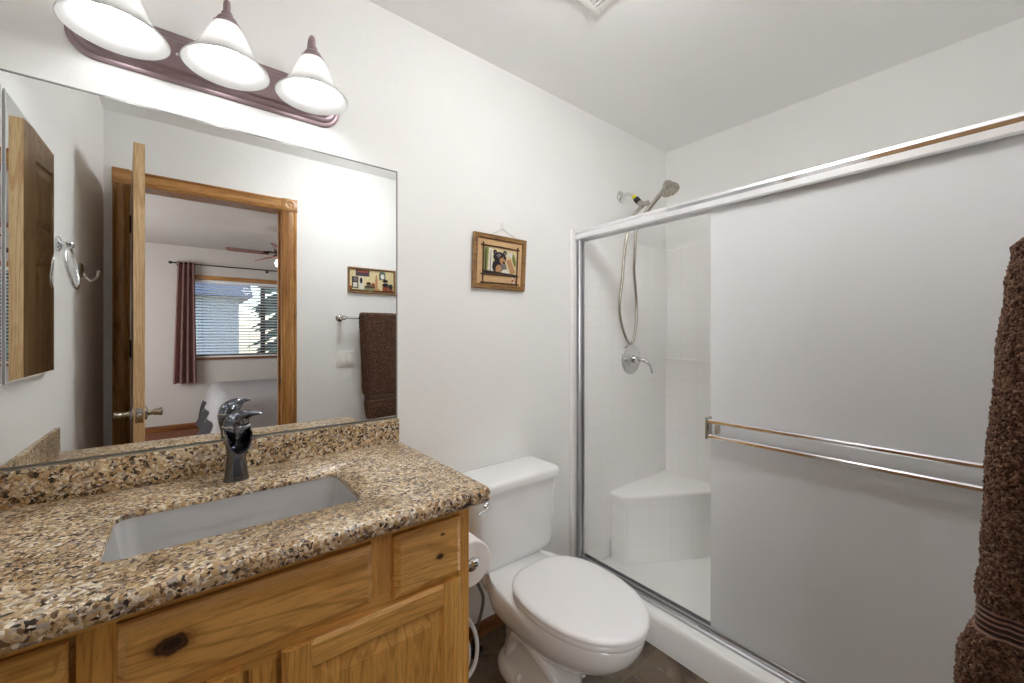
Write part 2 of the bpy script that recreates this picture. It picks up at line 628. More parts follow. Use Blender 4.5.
def lathe(bm, prof, org, axis=(0, 0, 1), n=32, mi=0, cap0=True, cap1=True):
    """prof = [(radius, distance along axis)]"""
    s, u, d = frame_of(axis)
    o = Vector(org)
    rings = [[o + d * h + (s * math.cos(2 * PI * k / n) + u * math.sin(2 * PI * k / n)) * max(r, 1e-4) for k in range(n)] for r, h in prof]
    return loft(bm, rings, cap0, cap1, True, mi)


def spline(pts, m=8):
    pts = [Vector(p) for p in pts]
    out = []
    for i in range(len(pts) - 1):
        p0 = pts[max(i - 1, 0)]; p1 = pts[i]; p2 = pts[i + 1]; p3 = pts[min(i + 2, len(pts) - 1)]
        for k in range(m):
            t = k / m
            out.append(0.5 * ((2 * p1) + (p2 - p0) * t + (2 * p0 - 5 * p1 + 4 * p2 - p3) * t * t + (3 * p1 - p0 - 3 * p2 + p3) * t ** 3))
    out.append(pts[-1])
    return out


def tube(bm, pts, r, n=12, mi=0, closed=False, caps=True):
    """r = radius or list of radii along pts"""
    pts = [Vector(p) for p in pts]
    N = len(pts)
    rad = r if isinstance(r, (list, tuple)) else [r] * N
    if len(rad) != N:
        rad = [rad[0] + (rad[-1] - rad[0]) * i / (N - 1) for i in range(N)]
    d0 = (pts[1] - pts[0]).normalized()
    s, u, _ = frame_of(d0)
    rings = []
    prev = d0
    for i, p in enumerate(pts):
        if closed:
            d = (pts[(i + 1) % N] - pts[i - 1]).normalized()
        elif i == 0:
            d = d0
        elif i == N - 1:
            d = (pts[i] - pts[i - 1]).normalized()
        else:
            d = (pts[i + 1] - pts[i - 1]).normalized()
        q = prev.rotation_difference(d)
        s = q @ s; u = q @ u
        prev = d
        rings.append([p + (s * math.cos(2 * PI * k / n) + u * math.sin(2 * PI * k / n)) * rad[i] for k in range(n)])
    if closed:
        rings.append(rings[0])
        rv = loft(bm, rings, False, False, True, mi)
        bmesh.ops.remove_doubles(bm, verts=bm.verts, dist=1e-6)
    else:
        rv = loft(bm, rings, caps, caps, True, mi)
    return rv


def prism(bm, poly, axis, a, b, mi=0):
    """poly = 2D points; axis 'x': (y,z), 'y': (x,z), 'z': (x,y)"""
    def pt(p, t):
        return {'x': (t, p[0], p[1]), 'y': (p[0], t, p[1]), 'z': (p[0], p[1], t)}[axis]
    loft(bm, [[pt(p, a) for p in poly], [pt(p, b) for p in poly]], mi=mi)
    return bm


def rrect(cx, cy, w, h, r, n=6):
    """rounded rectangle outline, counter-clockwise"""
    out = []
    for qx, qy, a0 in ((1, 1, 0), (-1, 1, PI / 2), (-1, -1, PI), (1, -1, 3 * PI / 2)):
        for k in range(n + 1):
            a = a0 + PI / 2 * k / n
            out.append((cx + qx * (w / 2 - r) + r * math.cos(a), cy + qy * (h / 2 - r) + r * math.sin(a)))
    return out


def quad_wall(name, pts, mat, kind='structure', thick=None):
    bm = nb()
    ngon(bm, pts)
    return tag(obj(name, bm, mat, smooth=False), kind=kind)


def slab(name, x0, x1, y0, y1, z0, z1, mat, parent=None, kind='structure', bev=0.0):
    bm = nb()
    box(bm, x0, x1, y0, y1, z0, z1, bev)
    o = obj(name, bm, mat, parent, smooth=bev > 0)
    if parent is None and kind:
        tag(o, kind=kind)
    return o


# ------------------------------------------------------------------ the bathroom shell
XL, XR = -0.346, 2.434          # left wall, right wall (behind the shower)
YD = -1.57                       # door wall
ZC = 2.465                       # ceiling
T = 0.10
DX0, DX1, DZ = -0.241, 0.475, 2.087      # doorway

slab('floor', XL - T, XR + T, YD - 0.06, T, -0.08, 0.0, M['floor'])
slab('ceiling', XL - T, XR + T, YD - T, T, ZC, ZC + 0.08, M['ceiling'])
slab('wall_back', XL - T, XR + T, 0.0, T, 0.0, ZC, M['wall'])
slab('wall_left', XL - T, XL, YD, 0.0, 0.0, ZC, M['wall'])
slab('wall_right', XR, XR + T, YD, 0.0, 0.0, ZC, M['wall'])
bm = nb()
box(bm, XL - T, DX0 - 0.02, YD - T, YD, 0, ZC)
box(bm, DX1 + 0.02, XR + T, YD - T, YD, 0, ZC)
box(bm, DX0 - 0.02, DX1 + 0.02, YD - T, YD, DZ + 0.02, ZC)
tag(obj('wall_front', bm, M['wall'], smooth=False), kind='structure')
slab('baseboard_back', 0.585, 1.495, -0.014, 0.0, 0.0, 0.06, M['base_wood'], bev=0.003)

# door trim: casings with corner blocks, jambs
tr = thing('trim_1', None, None, (0.12, YD, 0), kind='structure')
CL, CR, CT = -0.311, 0.5625, 2.164


def casing_profile(x0, x1, y):
    w = x1 - x0
    return [(x0, y), (x0, y + .014), (x0 + w * .12, y + .018), (x0 + w * .2, y + .013), (x0 + w * .35, y + .017),
            (x0 + w * .65, y + .017), (x0 + w * .8, y + .013), (x0 + w * .88, y + .018), (x1, y + .014), (x1, y)]


for nm, x0, x1 in (('casing', CL, DX0), ('casing', DX1, CR)):
    bm = nb()
    prism(bm, casing_profile(x0, x1, YD), 'z', 0.0, DZ)
    obj(nm, fix(bm), M['trim_z'], tr, angle=20)
bm = nb()
prism(bm, [(y, z) for z, y in casing_profile(DZ, CT, YD)], 'x', DX0, DX1)
obj('head_casing', fix(bm), M['trim_x'], tr, angle=20)
for x0, x1 in ((CL - .002, DX0), (DX1, CR + .002)):
    bm = nb()
    box(bm, x0, x1, YD, YD + .022, DZ - .002, CT + .002, .002)
    xc, zc = (x0 + x1) / 2, (DZ + CT) / 2
    lathe(bm, [(.028, -.001), (.027, .003), (.023, .003), (.019, .0012), (.010, .0012), (.007, .0028), (0.0001, .0032)], (xc, YD + .022, zc), (0, 1, 0), 24)
    obj('corner_block', fix(bm), M['trim_x'], tr)
bm = nb()
box(bm, DX0 - .02, DX0, YD - T - .005, YD + .002, 0, DZ)
box(bm, DX1, DX1 + .02, YD - T - .005, YD + .002, 0, DZ)
box(bm, DX0 - .02, DX1 + .02, YD - T - .005, YD + .002, DZ, DZ + .02)
box(bm, DX1 - .012, DX1, YD - .075, YD - .04, 0, DZ)
obj('jamb', bm, M['trim_z'], tr, smooth=False)
bm = nb()
box(bm, DX1 - .0015, DX1 + .0005, YD - .035, YD - .008, .945, 1.0, .0003)
obj('strike_plate', bm, M['dark_metal'], tr)
for x0, x1 in ((CL, DX0), (DX1, CR)):
    bm = nb()
    prism(bm, [(x0, YD - T), (x0, YD - T - .016), (x1, YD - T - .016), (x1, YD - T)], 'z', 0, DZ)
    obj('bedroom_casing', fix(bm), M['trim_z'], tr)
bm = nb()
box(bm, CL, CR, YD - T - .016, YD - T, DZ, CT)
obj('bedroom_casing', bm, M['trim_x'], tr)

# the open door: six-panel slab with lever knobs and hinges
W_D, TH = 0.700, 0.036
ang = math.radians(84.9)
door = thing('door_1', None, None, (DX0 + .002, YD + .006, 0), kind='structure')
RD = Matrix.Rotation(ang, 3, 'Z')
HP = Vector((DX0 + .002, YD + .006, 0))


def to_door(bm):
    """local: x along the leaf from the hinge, y = 0 bathroom-left face .. -TH right face"""
    for v in bm.verts:
        v.co = HP + RD @ v.co
    return fix(bm)


# panels (x0,x1,z0,z1)
ST, MU = .105, .10
PX = ((ST, (W_D - MU) / 2), ((W_D + MU) / 2, W_D - ST))
PZ = ((.24, .86), (1.00, 1.56), (1.70, 1.965))
Z0D, Z1D = 0.012, 2.082
bm = nb()
box(bm, 0, ST, -TH, 0, Z0D, Z1D)
box(bm, W_D - ST, W_D - .0015, -TH, 0, Z0D, Z1D)
for (za, zb) in PZ:
    box(bm, PX[0][1], PX[1][0], -TH, 0, za, zb)
obj('stiles', to_door(bm), M['door_z'], door, smooth=False)
bm = nb()
zz = [Z0D] + [z for p in PZ for z in p] + [Z1D]
for k in range(0, 8, 2):
    box(bm, ST, W_D - ST, -TH, 0, zz[k], zz[k + 1])
obj('rails', to_door(bm), M['door_x'], door, smooth=False)
bm = nb()
box(bm, W_D - .0015, W_D, -TH, 0, Z0D, Z1D)
obj('door_edge', to_door(bm), M['door_edge'], door, smooth=False)
for (xa, xb) in PX:
    for (za, zb) in PZ:
        bm = nb()
        for side in (0, 1):
            rings = []
            for ins, dep in ((0, .0), (.008, .008), (.018, .009), (.045, .004)):
                y = -dep if side == 0 else -TH + dep
                rings.append([(xa + ins, y, za + ins), (xb - ins, y, za + ins), (xb - ins, y, zb - ins), (xa + ins, y, zb - ins)])
            loft(bm, rings, False, True)
        obj('panel', to_door(bm), M['door_z'], door, smooth=False)
for sgn in (1, -1):
    bm = nb()
    y0 = 0.0 if sgn > 0 else -TH
    org = HP + RD @ Vector((W_D - .062, y0, .945))
    ax = RD @ Vector((0, sgn, 0))
    lathe(bm, [(.031, 0), (.031, .004), (.026, .009), (.013, .012), (.011, .026), (.013, .030), (.015, .040), (.016, .050), (.018, .053), (.018, .057), (.010, .060), (0.0001, .061)], org, ax, 24)
    obj('door_knob', fix(bm), M['nickel'], door)
bm = nb()
box(bm, W_D - .0005, W_D + .0015, -TH + .005, -.005, .914, .974, .0006)
lathe(bm, [(.008, 0), (.008, .009), (.005, .011), (.0001, .011)], (W_D, -TH / 2, .945), (1, 0, 0), 16)
obj('latch_plate', to_door(bm), M['nickel'], door)
for z in (.24, 1.16, 1.83):
    bm = nb()
    lathe(bm, [(.0001, -.004), (.006, -.002), (.0065, 0), (.0065, .09), (.006, .092), (.0001, .094)], (DX0 - .002, YD + .010, z), (0, 0, 1), 12)
    box(bm, DX0 - .001, DX0 + .001, YD - .03, YD + .004, z, z + .09)
    obj('hinge', fix(bm), M['dark_metal'], door)

# ------------------------------------------------------------------ the bedroom seen through the doorway
BX0, BX1, BY0, BY1 = -2.0, 3.2, -5.58, YD - T
WX0, WX1, WZ0, WZ1 = -0.02, 1.75, .955, 2.035
slab('bedroom_floor', BX0 - T, BX1 + T, BY0 - T, YD - 0.06, -0.08, 0.004, M['carpet'])
slab('bedroom_ceiling', BX0 - T, BX1 + T, BY0 - T, BY1, ZC, ZC + .08, M['bed_wall'])
bm = nb()
box(bm, BX0 - T, WX0, BY0 - T, BY0, 0, ZC)
box(bm, WX1, BX1 + T, BY0 - T, BY0, 0, ZC)
box(bm, WX0, WX1, BY0 - T, BY0, 0, WZ0)
box(bm, WX0, WX1, BY0 - T, BY0, WZ1, ZC)
tag(obj('bedroom_wall_far', bm, M['bed_wall'], smooth=False), kind='structure')
slab('bedroom_wall_left', BX0 - T, BX0, BY0, BY1, 0, ZC, M['bed_wall'])
slab('bedroom_wall_right', BX1, BX1 + T, BY0, BY1, 0, ZC, M['bed_wall'])
bm = nb()
box(bm, BX0 - T, XL - T, BY1, BY1 + T, 0, ZC)
box(bm, XR + T, BX1 + T, BY1, BY1 + T, 0, ZC)
tag(obj('bedroom_wall_near', bm, M['bed_wall'], smooth=False), kind='structure')
slab('baseboard_bedroom', BX0, BX1, BY0, BY0 + .014, .004, .085, M['base_wood'], bev=.003)

win = thing('window_1', None, None, (.885, BY0, WZ0), kind='structure')
bm = nb()
box(bm, WX0 - .07, WX1 + .07, BY0, BY0 + .016, WZ1, WZ1 + .055, .003)
obj('head_trim', bm, M['trim_x'], win)
bm = nb()
box(bm, WX0 - .07, WX1 + .07, BY0, BY0 + .03, WZ0 - .025, WZ0, .003)
obj('window_sill', bm, M['base_wood'], win)
bm = nb()
fy0, fy1 = BY0 - .085, BY0 - .045
box(bm, WX0, WX0 + .04, fy0, fy1, WZ0, WZ1)
box(bm, WX1 - .04, WX1, fy0, fy1, WZ0, WZ1)
box(bm, WX0 + .04, WX1 - .04, fy0, fy1, WZ0, WZ0 + .04)
box(bm, WX0 + .04, WX1 - .04, fy0, fy1, WZ1 - .04, WZ1)
box(bm, .845, .905, fy0 + .002, fy1 - .002, WZ0 + .04, WZ1 - .04)
obj('window_frame', bm, M['dark_metal'], win, smooth=False)
for xa, xb in ((WX0 + .04, .845), (.905, WX1 - .04)):
    bm = nb()
    box(bm, xa, xb, BY0 - .068, BY0 - .064, WZ0 + .04, WZ1 - .04)
    obj('pane', bm, M['pane'], win, smooth=False)

bl = thing('venetian_blinds', 'white horizontal blinds half open across the bedroom window', 'blinds', (.885, BY0 - .02, WZ0))
bm = nb()
box(bm, WX0 + .005, WX1 - .005, BY0 - .038, BY0 - .002, WZ1 - .045, WZ1 - .002, .003)
obj('head_rail', bm, M['slat'], bl)
bm = nb()
NS = 25
for k in range(NS):
    z = WZ0 + .045 + k * (WZ1 - WZ0 - .11) / (NS - 1)
    prof = []
    for s_, th in ((1, .0014), (-1, -.0014)):
        for q in range(7):
            a = (q / 6 - .5) * s_
            prof.append((BY0 - .021 + a * .046, z + a * .013 + .004 * (1 - 4 * a * a) + th))
    prism(bm, prof, 'x', WX0 + .008, WX1 - .008)
obj('slats', fix(bm), M['slat'], bl)
bm = nb()
box(bm, WX0 + .008, WX1 - .008, BY0 - .036, BY0 - .006, WZ0 + .004, WZ0 + .026, .004)
obj('bottom_rail', bm, M['slat'], bl)
for x in (.16, .70, 1.24):
    bm = nb()
    tube(bm, [(x, BY0 - .003, WZ1 - .04), (x, BY0 - .003, WZ0 + .02)], .0018, 6)
    obj('ladder_cord', bm, M['grey_metal'], bl)

rod = thing('curtain_rod', 'thin dark curtain rod above the bedroom window', 'curtain rod', (.9, BY0 + .08, 2.222))
bm = nb()
tube(bm, [(-.15, BY0 + .08, 2.222), (1.98, BY0 + .08, 2.222)], .008, 12)
obj('rod', bm, M['dark_metal'], rod)
for x, s_ in ((-.15, -1), (1.98, 1)):
    bm = nb()
    lathe(bm, [(.008, 0), (.013, .004), (.008, .010), (.017, .020), (.019, .032), (.012, .046), (.0001, .052)], (x, BY0 + .08, 2.222), (s_, 0, 0), 16)
    obj('finial', fix(bm), M['dark_metal'], rod)
for x in (-.10, .92, 1.93):
    bm = nb()
    tube(bm, [(x, BY0, 2.205), (x, BY0 + .08, 2.205), (x, BY0 + .088, 2.22)], .005, 8)
    lathe(bm, [(.018, 0), (.018, .004), (.0001, .005)], (x, BY0, 2.205), (0, 1, 0), 16)
    obj('bracket', fix(bm), M['dark_metal'], rod)

# pleated curtain hanging on grommets
bm = nb()
rows, cols = 30, 90
g = []
for i in range(rows + 1):
    z = 2.245 - (2.245 - .63) * i / rows
    fl = i / rows
    r_ = []
    for j in range(cols + 1):
        u = j / cols
        x = -.105 + .175 * u + (u - .5) * .075 * fl - .012 * fl
        y = BY0 + .08 + (.034 + .012 * fl) * math.sin(u * 2 * PI * 3.5 + .4 * fl) + .006 * math.sin(u * 31 + 4 * fl)
        r_.append((x, y, z))
    g.append(r_)
loft(bm, g, closed=False)
bmesh.ops.solidify(bm, geom=bm.faces[:], thickness=.003)
o = obj('curtain', fix(bm), M['curtain'], loc=(0, BY0 + .08, .63), angle=60)
tag(o, 'mauve brown pleated curtain hanging left of the bedroom window', 'curtain')

# bed with pale comforter
bed = thing('bed', 'bed with pale grey comforter under the bedroom window', 'bed', (1.2, -4.3, 0))
bx0, bx1, by0, by1, bz = .32, 2.28, -5.16, -3.48, .655
bm = nb()
NX, NY = 60, 60


def drape(u, v):
    """u,v in -0.25..1.25 with the overhang beyond 0..1"""
    x = bx0 + (bx1 - bx0) * min(max(u, 0), 1)
    y = by0 + (by1 - by0) * min(max(v, 0), 1)
    ox = (u - min(max(u, 0), 1)) * (bx1 - bx0)
    oy = (v - min(max(v, 0), 1)) * (by1 - by0)
    d = math.hypot(ox, oy)
    R_ = .11
    if d > 1e-6:
        a = min(d / R_, PI / 2)
        out = R_ * math.sin(a)
        dn = R_ * (1 - math.cos(a)) + max(0, d - R_ * PI / 2)
        out += max(0, d - R_ * PI / 2) * .32
        x += ox / d * out
        y += oy / d * out
    else:
        dn = 0
    w = .012 * noise.noise(Vector((u * 4, v * 4, 1.0))) + .006 * noise.noise(Vector((u * 11, v * 11, 5.0)))
    fold = .022 * math.sin(14 * (u * 1.2 - v)) * min(1, dn / .3)
    return (x + fold, y + fold * .8, max(bz - dn + w, .03))


grid = []
for i in range(NX + 1):
    u = -.24 + 1.27 * i / NX
    grid.append([drape(u, -.30 + 1.60 * j / NY) for j in range(NY + 1)])
loft(bm, grid, closed=False)
bmesh.ops.solidify(bm, geom=bm.faces[:], thickness=.006)
obj('comforter', fix(bm), M['comforter'], bed, angle=60)
bm = nb()
grid = []
for i in range(13):
    u = -.258 + .12 * i / 12
    row = []
    for j in range(25):
        v = -.05 + 1.12 * j / 24
        x, y, z = drape(u, v)
        row.append((x - .012 - .004 * math.sin(j * 1.3), y, max(z - .02, .02)))
    grid.append(row)
loft(bm, grid, closed=False)
bmesh.ops.solidify(bm, geom=bm.faces[:], thickness=.004)
obj('blanket', fix(bm), M['blanket'], bed, angle=60)
bm = nb()
box(bm, bx0 + .05, bx1, by0 + .05, by1 - .05, .30, .62, .06, 4)
obj('mattress', bm, M['mattress'], bed)
bm = nb()
box(bm, bx0 + .06, bx1, by0 + .06, by1 - .06, .16, .30, .01)
obj('box_spring', bm, M['mattress'], bed)
for x in (bx0 + .12, bx1 - .1):
    for y in (by0 + .12, by1 - .12):
        bm = nb()
        lathe(bm, [(.022, .004), (.03, .02), (.035, .16)], (x, y, 0), (0, 0, 1), 14)
        obj('leg', fix(bm), M['base_wood'], bed)

# ceiling fan
fan = thing('ceiling_fan', 'bedroom ceiling fan with dark red brown blades and a lit globe', 'ceiling fan', (.85, -3.78, ZC))
FX, FY = .85, -3.78
bm = nb()
lathe(bm, [(.062, 0), (.06, .03), (.03, .05), (.013, .055), (.013, .15), (.03, .185), (.08, .195), (.095, .22), (.095, .265), (.085, .285), (.05, .295)], (FX, FY, ZC), (0, 0, -1), 32)
obj('motor_housing', fix(bm), M['dark_metal'], fan)
for k in range(5):
    a = math.radians(178) + 2 * PI * k / 5
    R3 = Matrix.Rotation(a, 3, 'Z') @ Matrix.Rotation(math.radians(24), 3, 'X')
    c = Vector((FX, FY, ZC - .285))
    bm = nb()
    out = [(.15, -.05), (.22, -.06), (.50, -.068), (.535, -.05), (.545, 0), (.535, .05), (.50, .068), (.22, .06), (.15, .05)]
    loft(bm, [[c + R3 @ Vector((p[0], p[1], -.004)) for p in out], [c + R3 @ Vector((p[0], p[1], .004)) for p in out]])
    b_ = obj('blade', fix(bm), M['walnut'], fan)
    bm = nb()
    tube(bm, spline([c + R3 @ Vector((.08, 0, .01)), c + R3 @ Vector((.13, 0, .016)), c + R3 @ Vector((.20, 0, .008))], 5), .010, 10)
    ORG[b_.name] = ORG[fan.name]
    obj('blade_arm', fix(bm), M['dark_metal'], b_)
bm = nb()
lathe(bm, [(.045, .295), (.05, .32), (.04, .335)], (FX, FY, ZC), (0, 0, -1), 24)
obj('light_fitter', fix(bm), M['dark_metal'], fan)
bm = nb()
lathe(bm, [(.04, .333), (.075, .35), (.088, .38), (.082, .41), (.055, .435), (.0001, .445)], (FX, FY, ZC), (0, 0, -1), 28)
obj('light_globe', fix(bm), M['fan_globe'], fan)

# outside the window: ground, a pale building and trees
slab('ground', -14, 16, -30, BY0 - T - .02, -.4, -.3, M['earth'])
bld = thing('neighbouring_house', 'pale blue house seen through the bedroom blinds', 'house', (-1.2, -12.5, -.3))
bm = nb()
box(bm, -4.2, 1.1, -15, -12, -.3, 2.3)
obj('walls', bm, M['siding'], bld, smooth=False)
bm = nb()
prism(bm, [(-15.3, 2.3), (-11.7, 2.3), (-13.5, 3.3)], 'x', -4.5, 1.4)
obj('roof', fix(bm), M['grey_metal'], bld, smooth=False)
bm = nb()
box(bm, -.9, .2, -12.02, -11.97, .7, 1.7, .01)
obj('window', bm, M['pic_white'], bld)


def conifer(x, y, h, r, mat, label, seed):
    rnd = random.Random(seed)
    t = thing('pine_tree', label, 'tree', (x, y, -.3), 'trees outside the bedroom window')
    bm = nb()
    tube(bm, [(x, y, -.3), (x + .03, y, h * .5), (x, y, h * .95)], [.12, .08, .02], 10)
    obj('trunk', bm, M['bark'], t)
    bm = nb()
    for k in range(420):
        f = rnd.random() ** .8
        z = -.05 + f * h
        rr = r * (1 - f) * (.5 + .5 * rnd.random()) + .05
        a = rnd.random() * 2 * PI
        c = Vector((x + rr * math.cos(a), y + rr * math.sin(a), z))
        d = Vector((math.cos(a), math.sin(a), -.35)).normalized()
        s_, u_, _ = frame_of(d)
        L = .22 + .2 * rnd.random()
        w = .07 + .06 * rnd.random()
        loft(bm, [[c - d * L + s_ * w * .3, c - d * L + u_ * w * .3, c - d * L - s_ * w * .3],
                  [c + s_ * w, c + u_ * w, c - s_ * w], [c + d * L + s_ * .01, c + d * L + u_ * .01, c + d * L - s_ * .01]])
    obj('foliage', fix(bm), mat, t)


conifer(3.9, -9.2, 4.2, 1.1, M['leaf_light'], 'light green tree right of the window mullion', 3)
conifer(2.0, -10.3, 5.0, .75, M['leaf_dark'], 'dark green conifer in the middle beyond the window', 5)
conifer(5.6, -12.0, 5.4, 1.5, M['leaf_light'], 'tall light green tree farthest right beyond the window', 8)

# ------------------------------------------------------------------ vanity cabinet
YF = -.53
CX0, CX1 = -.336, .58
van = thing('vanity_cabinet', 'honey oak vanity cabinet under the granite counter with knots in its fronts', 'cabinet', (.12, YF, 0))
bm = nb()
box(bm, CX1 - .018, CX1, YF + .02, -.002, .0, .853)
box(bm, CX0, CX0 + .018, YF + .02, -.002, .0, .853)
box(bm, CX0 + .018, CX1 - .018, YF + .02, -.002, .10, .118)
box(bm, CX0 + .018, CX1 - .018, -.012, -.002, .118, .853)
obj('carcass', bm, M['oak_z'], van, smooth=False)
bm = nb()
box(bm, CX0 + .018, CX1 - .018, YF + .075, YF + .09, .0, .10)
obj('toe_kick', bm, M['oak_x'], van, smooth=False)
# face frame: stiles and rails
for xa, xb, za, zb in ((CX0, CX0 + .04, .10, .853), (.09, .135, .14, .65), (CX1 - .04, CX1, .0, .853), (-.135, -.09, .69, .82), (.32, .372, .69, .82)):
    bm = nb()
    box(bm, xa, xb, YF, YF + .02, za, zb)
    obj('face_stile', bm, M['oak_z'], van, smooth=False)
for za, zb in ((.82, .853), (.65, .69), (.10, .14)):
    bm = nb()
    box(bm, CX0 + .04, CX1 - .04, YF + .0006, YF + .0194, za, zb)
    obj('face_rail', bm, M['oak_x'], van, smooth=False)
bm = nb()
box(bm, CX0 + .04, CX1 - .04, YF + .021, YF + .03, .14, .82)
obj('inner_panel', bm, M['oak_x'], van, smooth=False)


def slab_front(x0, x1, z0, z1, y0, th, ins=.014, dep=.007):
    """drawer front with a shaped edge; front face at y0 - th"""
    bm = nb()
    R = []
    for i_, y in ((0, y0), (0, y0 - th + dep + .003), (.002, y0 - th + dep), (.006, y0 - th + dep - .002), (ins - .002, y0 - th + .001), (ins, y0 - th)):
        R.append([(x0 + i_, y, z0 + i_), (x1 - i_, y, z0 + i_), (x1 - i_, y, z1 - i_), (x0 + i_, y, z1 - i_)])
    loft(bm, R)
    return fix(bm)


VO = ORG[van.name]
kf = wood('oak_front_large_knot', (246, 196, 114), (216, 162, 86), 'x', [(-.020 - VO.x, -.55 - VO.y, .763 - VO.z, .0150)], seed=.5)
kd = wood('oak_drawer_small_knot', (248, 198, 114), (218, 164, 86), 'x', [(.486 - VO.x, -.55 - VO.y, .738 - VO.z, .0055), (.492 - VO.x, -.55 - VO.y, .79 - VO.z, .0028)], seed=1.9)
o = obj('drawer_front', slab_front(-.089, .32, .688, .818, YF, .019), kf, van, smooth=False)
o['label'] = 'wide false front with a big dark knot'
o = obj('drawer', slab_front(.370, .5485, .674, .818, YF, .019), kd, van, smooth=False)
o['label'] = 'small drawer with a small knot'
obj('drawer', slab_front(-.327, -.142, .674, .818, YF, .019), M['oak_x'], van, smooth=False)


def cab_door(x0, x1, z0, z1):
    y0, th, w = YF, .019, .057
    yf = y0 - th
    bm = nb()
    R = []
    a0, a1, b0, b1 = x0 + w, x1 - w, z0 + w, z1 - w
    for ins, y in ((-.003, y0), (-.003, yf + .009), (.006, yf + .0085), (.034, yf + .0025), (.037, yf + .0035), (.039, yf + .003)):
        R.append([(a0 + ins, y, b0 + ins), (a1 - ins, y, b0 + ins), (a1 - ins, y, b1 - ins), (a0 + ins, y, b1 - ins)])
    loft(bm, R)
    d = obj('door', fix(bm), M['oak_z'], van, smooth=False)
    e = .008
    for xa, xb, out in ((x0, x0 + w, -1), (x1 - w, x1, 1)):
        if out < 0:
            pr = [(xa, y0), (xa, yf + .007), (xa + .003, yf + .004), (xa + e, yf), (xb - .006, yf), (xb, yf + .006), (xb, y0)]
        else:
            pr = [(xa, y0), (xa, yf + .006), (xa + .006, yf), (xb - e, yf), (xb - .003, yf + .004), (xb, yf + .007), (xb, y0)]
        bm = nb()
        prism(bm, pr, 'z', z0, z1)
        obj('stile', fix(bm), M['oak_z'], d, smooth=False)
    for za, zb, out in ((z0, z0 + w, -1), (z1 - w, z1, 1)):
        bm = nb()
        yr = yf + .0004
        if out < 0:
            pr = [(y0, za), (yr + .007, za), (yr + .004, za + .003), (yr, za + e), (yr, zb - .006), (yr + .006, zb), (y0, zb)]
        else:
            pr = [(y0, za), (yr + .006, za), (yr, za + .006), (yr, zb - e), (yr + .004, zb - .003), (yr + .007, zb), (y0, zb)]
        prism(bm, pr, 'x', x0 + w - .004, x1 - w + .004)
        obj('rail', fix(bm), M['oak_x'], d, smooth=False)
    return d


cab_door(.143, .5485, .125, .664)
cab_door(-.327, .079, .125, .664)

# ------------------------------------------------------------------ granite counter with sink cut-out
ct = thing('countertop', 'speckled beige granite counter with low backsplash on the oak vanity', 'countertop', (.12, -.3, .854))
KX0, KX1, KY0, KY1 = XL + .0005, .617, -.592, -.0005
ZT, ZB, ZS = .890, .854, .877
HX, HY, HW, HH, HR = .104, -.331, .452, .244, .030


def outer_ring(ins, z):
    return [(x, y, z) for x, y in rrect((KX0 + KX1) / 2, (KY0 + KY1) / 2, KX1 - KX0 - 2 * ins, KY1 - KY0 - 2 * ins, .022 - min(ins, .02) * .6, 6)]


bm = nb()
R_ = .014
prof = []
for k in range(7):
    a = PI / 2 * k / 6
    prof.append((R_ * (1 - math.sin(a)), ZT - R_ * (1 - math.cos(a))))
prof.append((0, ZB + .008))
for k in range(1, 4):
    a = PI / 2 * k / 3
    prof.append((.008 * (1 - math.cos(a)), ZB + .008 * (1 - math.sin(a))))
prof += [(.045, ZB), (.0455, ZS)]
rv = loft(bm, [outer_ring(i_, z) for i_, z in prof], False, False)
hole_t = [bm.verts.new((x, y, ZT)) for x, y in rrect(HX, HY, HW + .006, HH + .006, HR, 8)]
hole_s = [bm.verts.new((x, y, ZT - .003)) for x, y in rrect(HX, HY, HW, HH, HR, 8)]
hole_b = [bm.verts.new((x, y, ZS)) for x, y in rrect(HX, HY, HW, HH, HR, 8)]
n = len(hole_t)
for A, B in ((hole_t, hole_s), (hole_s, hole_b)):
    for i in range(n):
        j = (i + 1) % n
        bm.faces.new((A[i], A[j], B[j], B[i]))


def fill(loops):
    es = []
    for L in loops:
        for i in range(len(L)):
            a, b = L[i], L[(i + 1) % len(L)]
            e = bm.edges.get((a, b)) or bm.edges.new((a, b))
            es.append(e)
    bmesh.ops.triangle_fill(bm, use_beauty=True, use_dissolve=False, edges=es)


fill([rv[0], hole_t])
fill([rv[-1], hole_b])
obj('slab', fix(bm), M['granite'], ct, angle=50)
bm = nb()
box(bm, KX0 + .0135, .6055, -.0205, -.0005, ZT, .974, .002)
obj('backsplash', bm, M['granite'], ct)
bm = nb()
box(bm, KX0, KX0 + .013, -.572, -.0005, ZT, .974, .002)
obj('side_splash', bm, M['granite'], ct)

sk = thing('sink', 'white rectangular undermount sink set in the granite counter', 'sink', (HX, HY, ZS))
bm = nb()
rings = []
for w, h, z, r in ((HW + .05, HH + .05, ZS - .0005, .05), (HW + .004, HH + .004, ZS - .0005, .036), (HW + .002, HH + .002, ZS - .006, .036),
                   (HW - .010, HH - .010, ZS - .04, .036), (HW - .022, HH - .02, ZS - .09, .036), (HW - .034, HH - .03, ZS - .112, .036),
                   (HW - .058, HH - .054, ZS - .127, .034), (HW - .10, HH - .10, ZS - .133, .03), (.09, .06, ZS - .138, .028)):
    rings.append([(x, y, z) for x, y in rrect(HX, HY, w, h, r, 8)])
loft(bm, rings, False, True)
bmesh.ops.solidify(bm, geom=bm.faces[:], thickness=-.006)
obj('basin', fix(bm), M['sink_white'], sk, angle=60)
bm = nb()
lathe(bm, [(.022, 0), (.022, .002), (.017, .0025), (.016, .001), (.0001, .001)], (HX, HY, ZS - .139), (0, 0, 1), 24)
obj('drain', fix(bm), M['chrome'], sk)

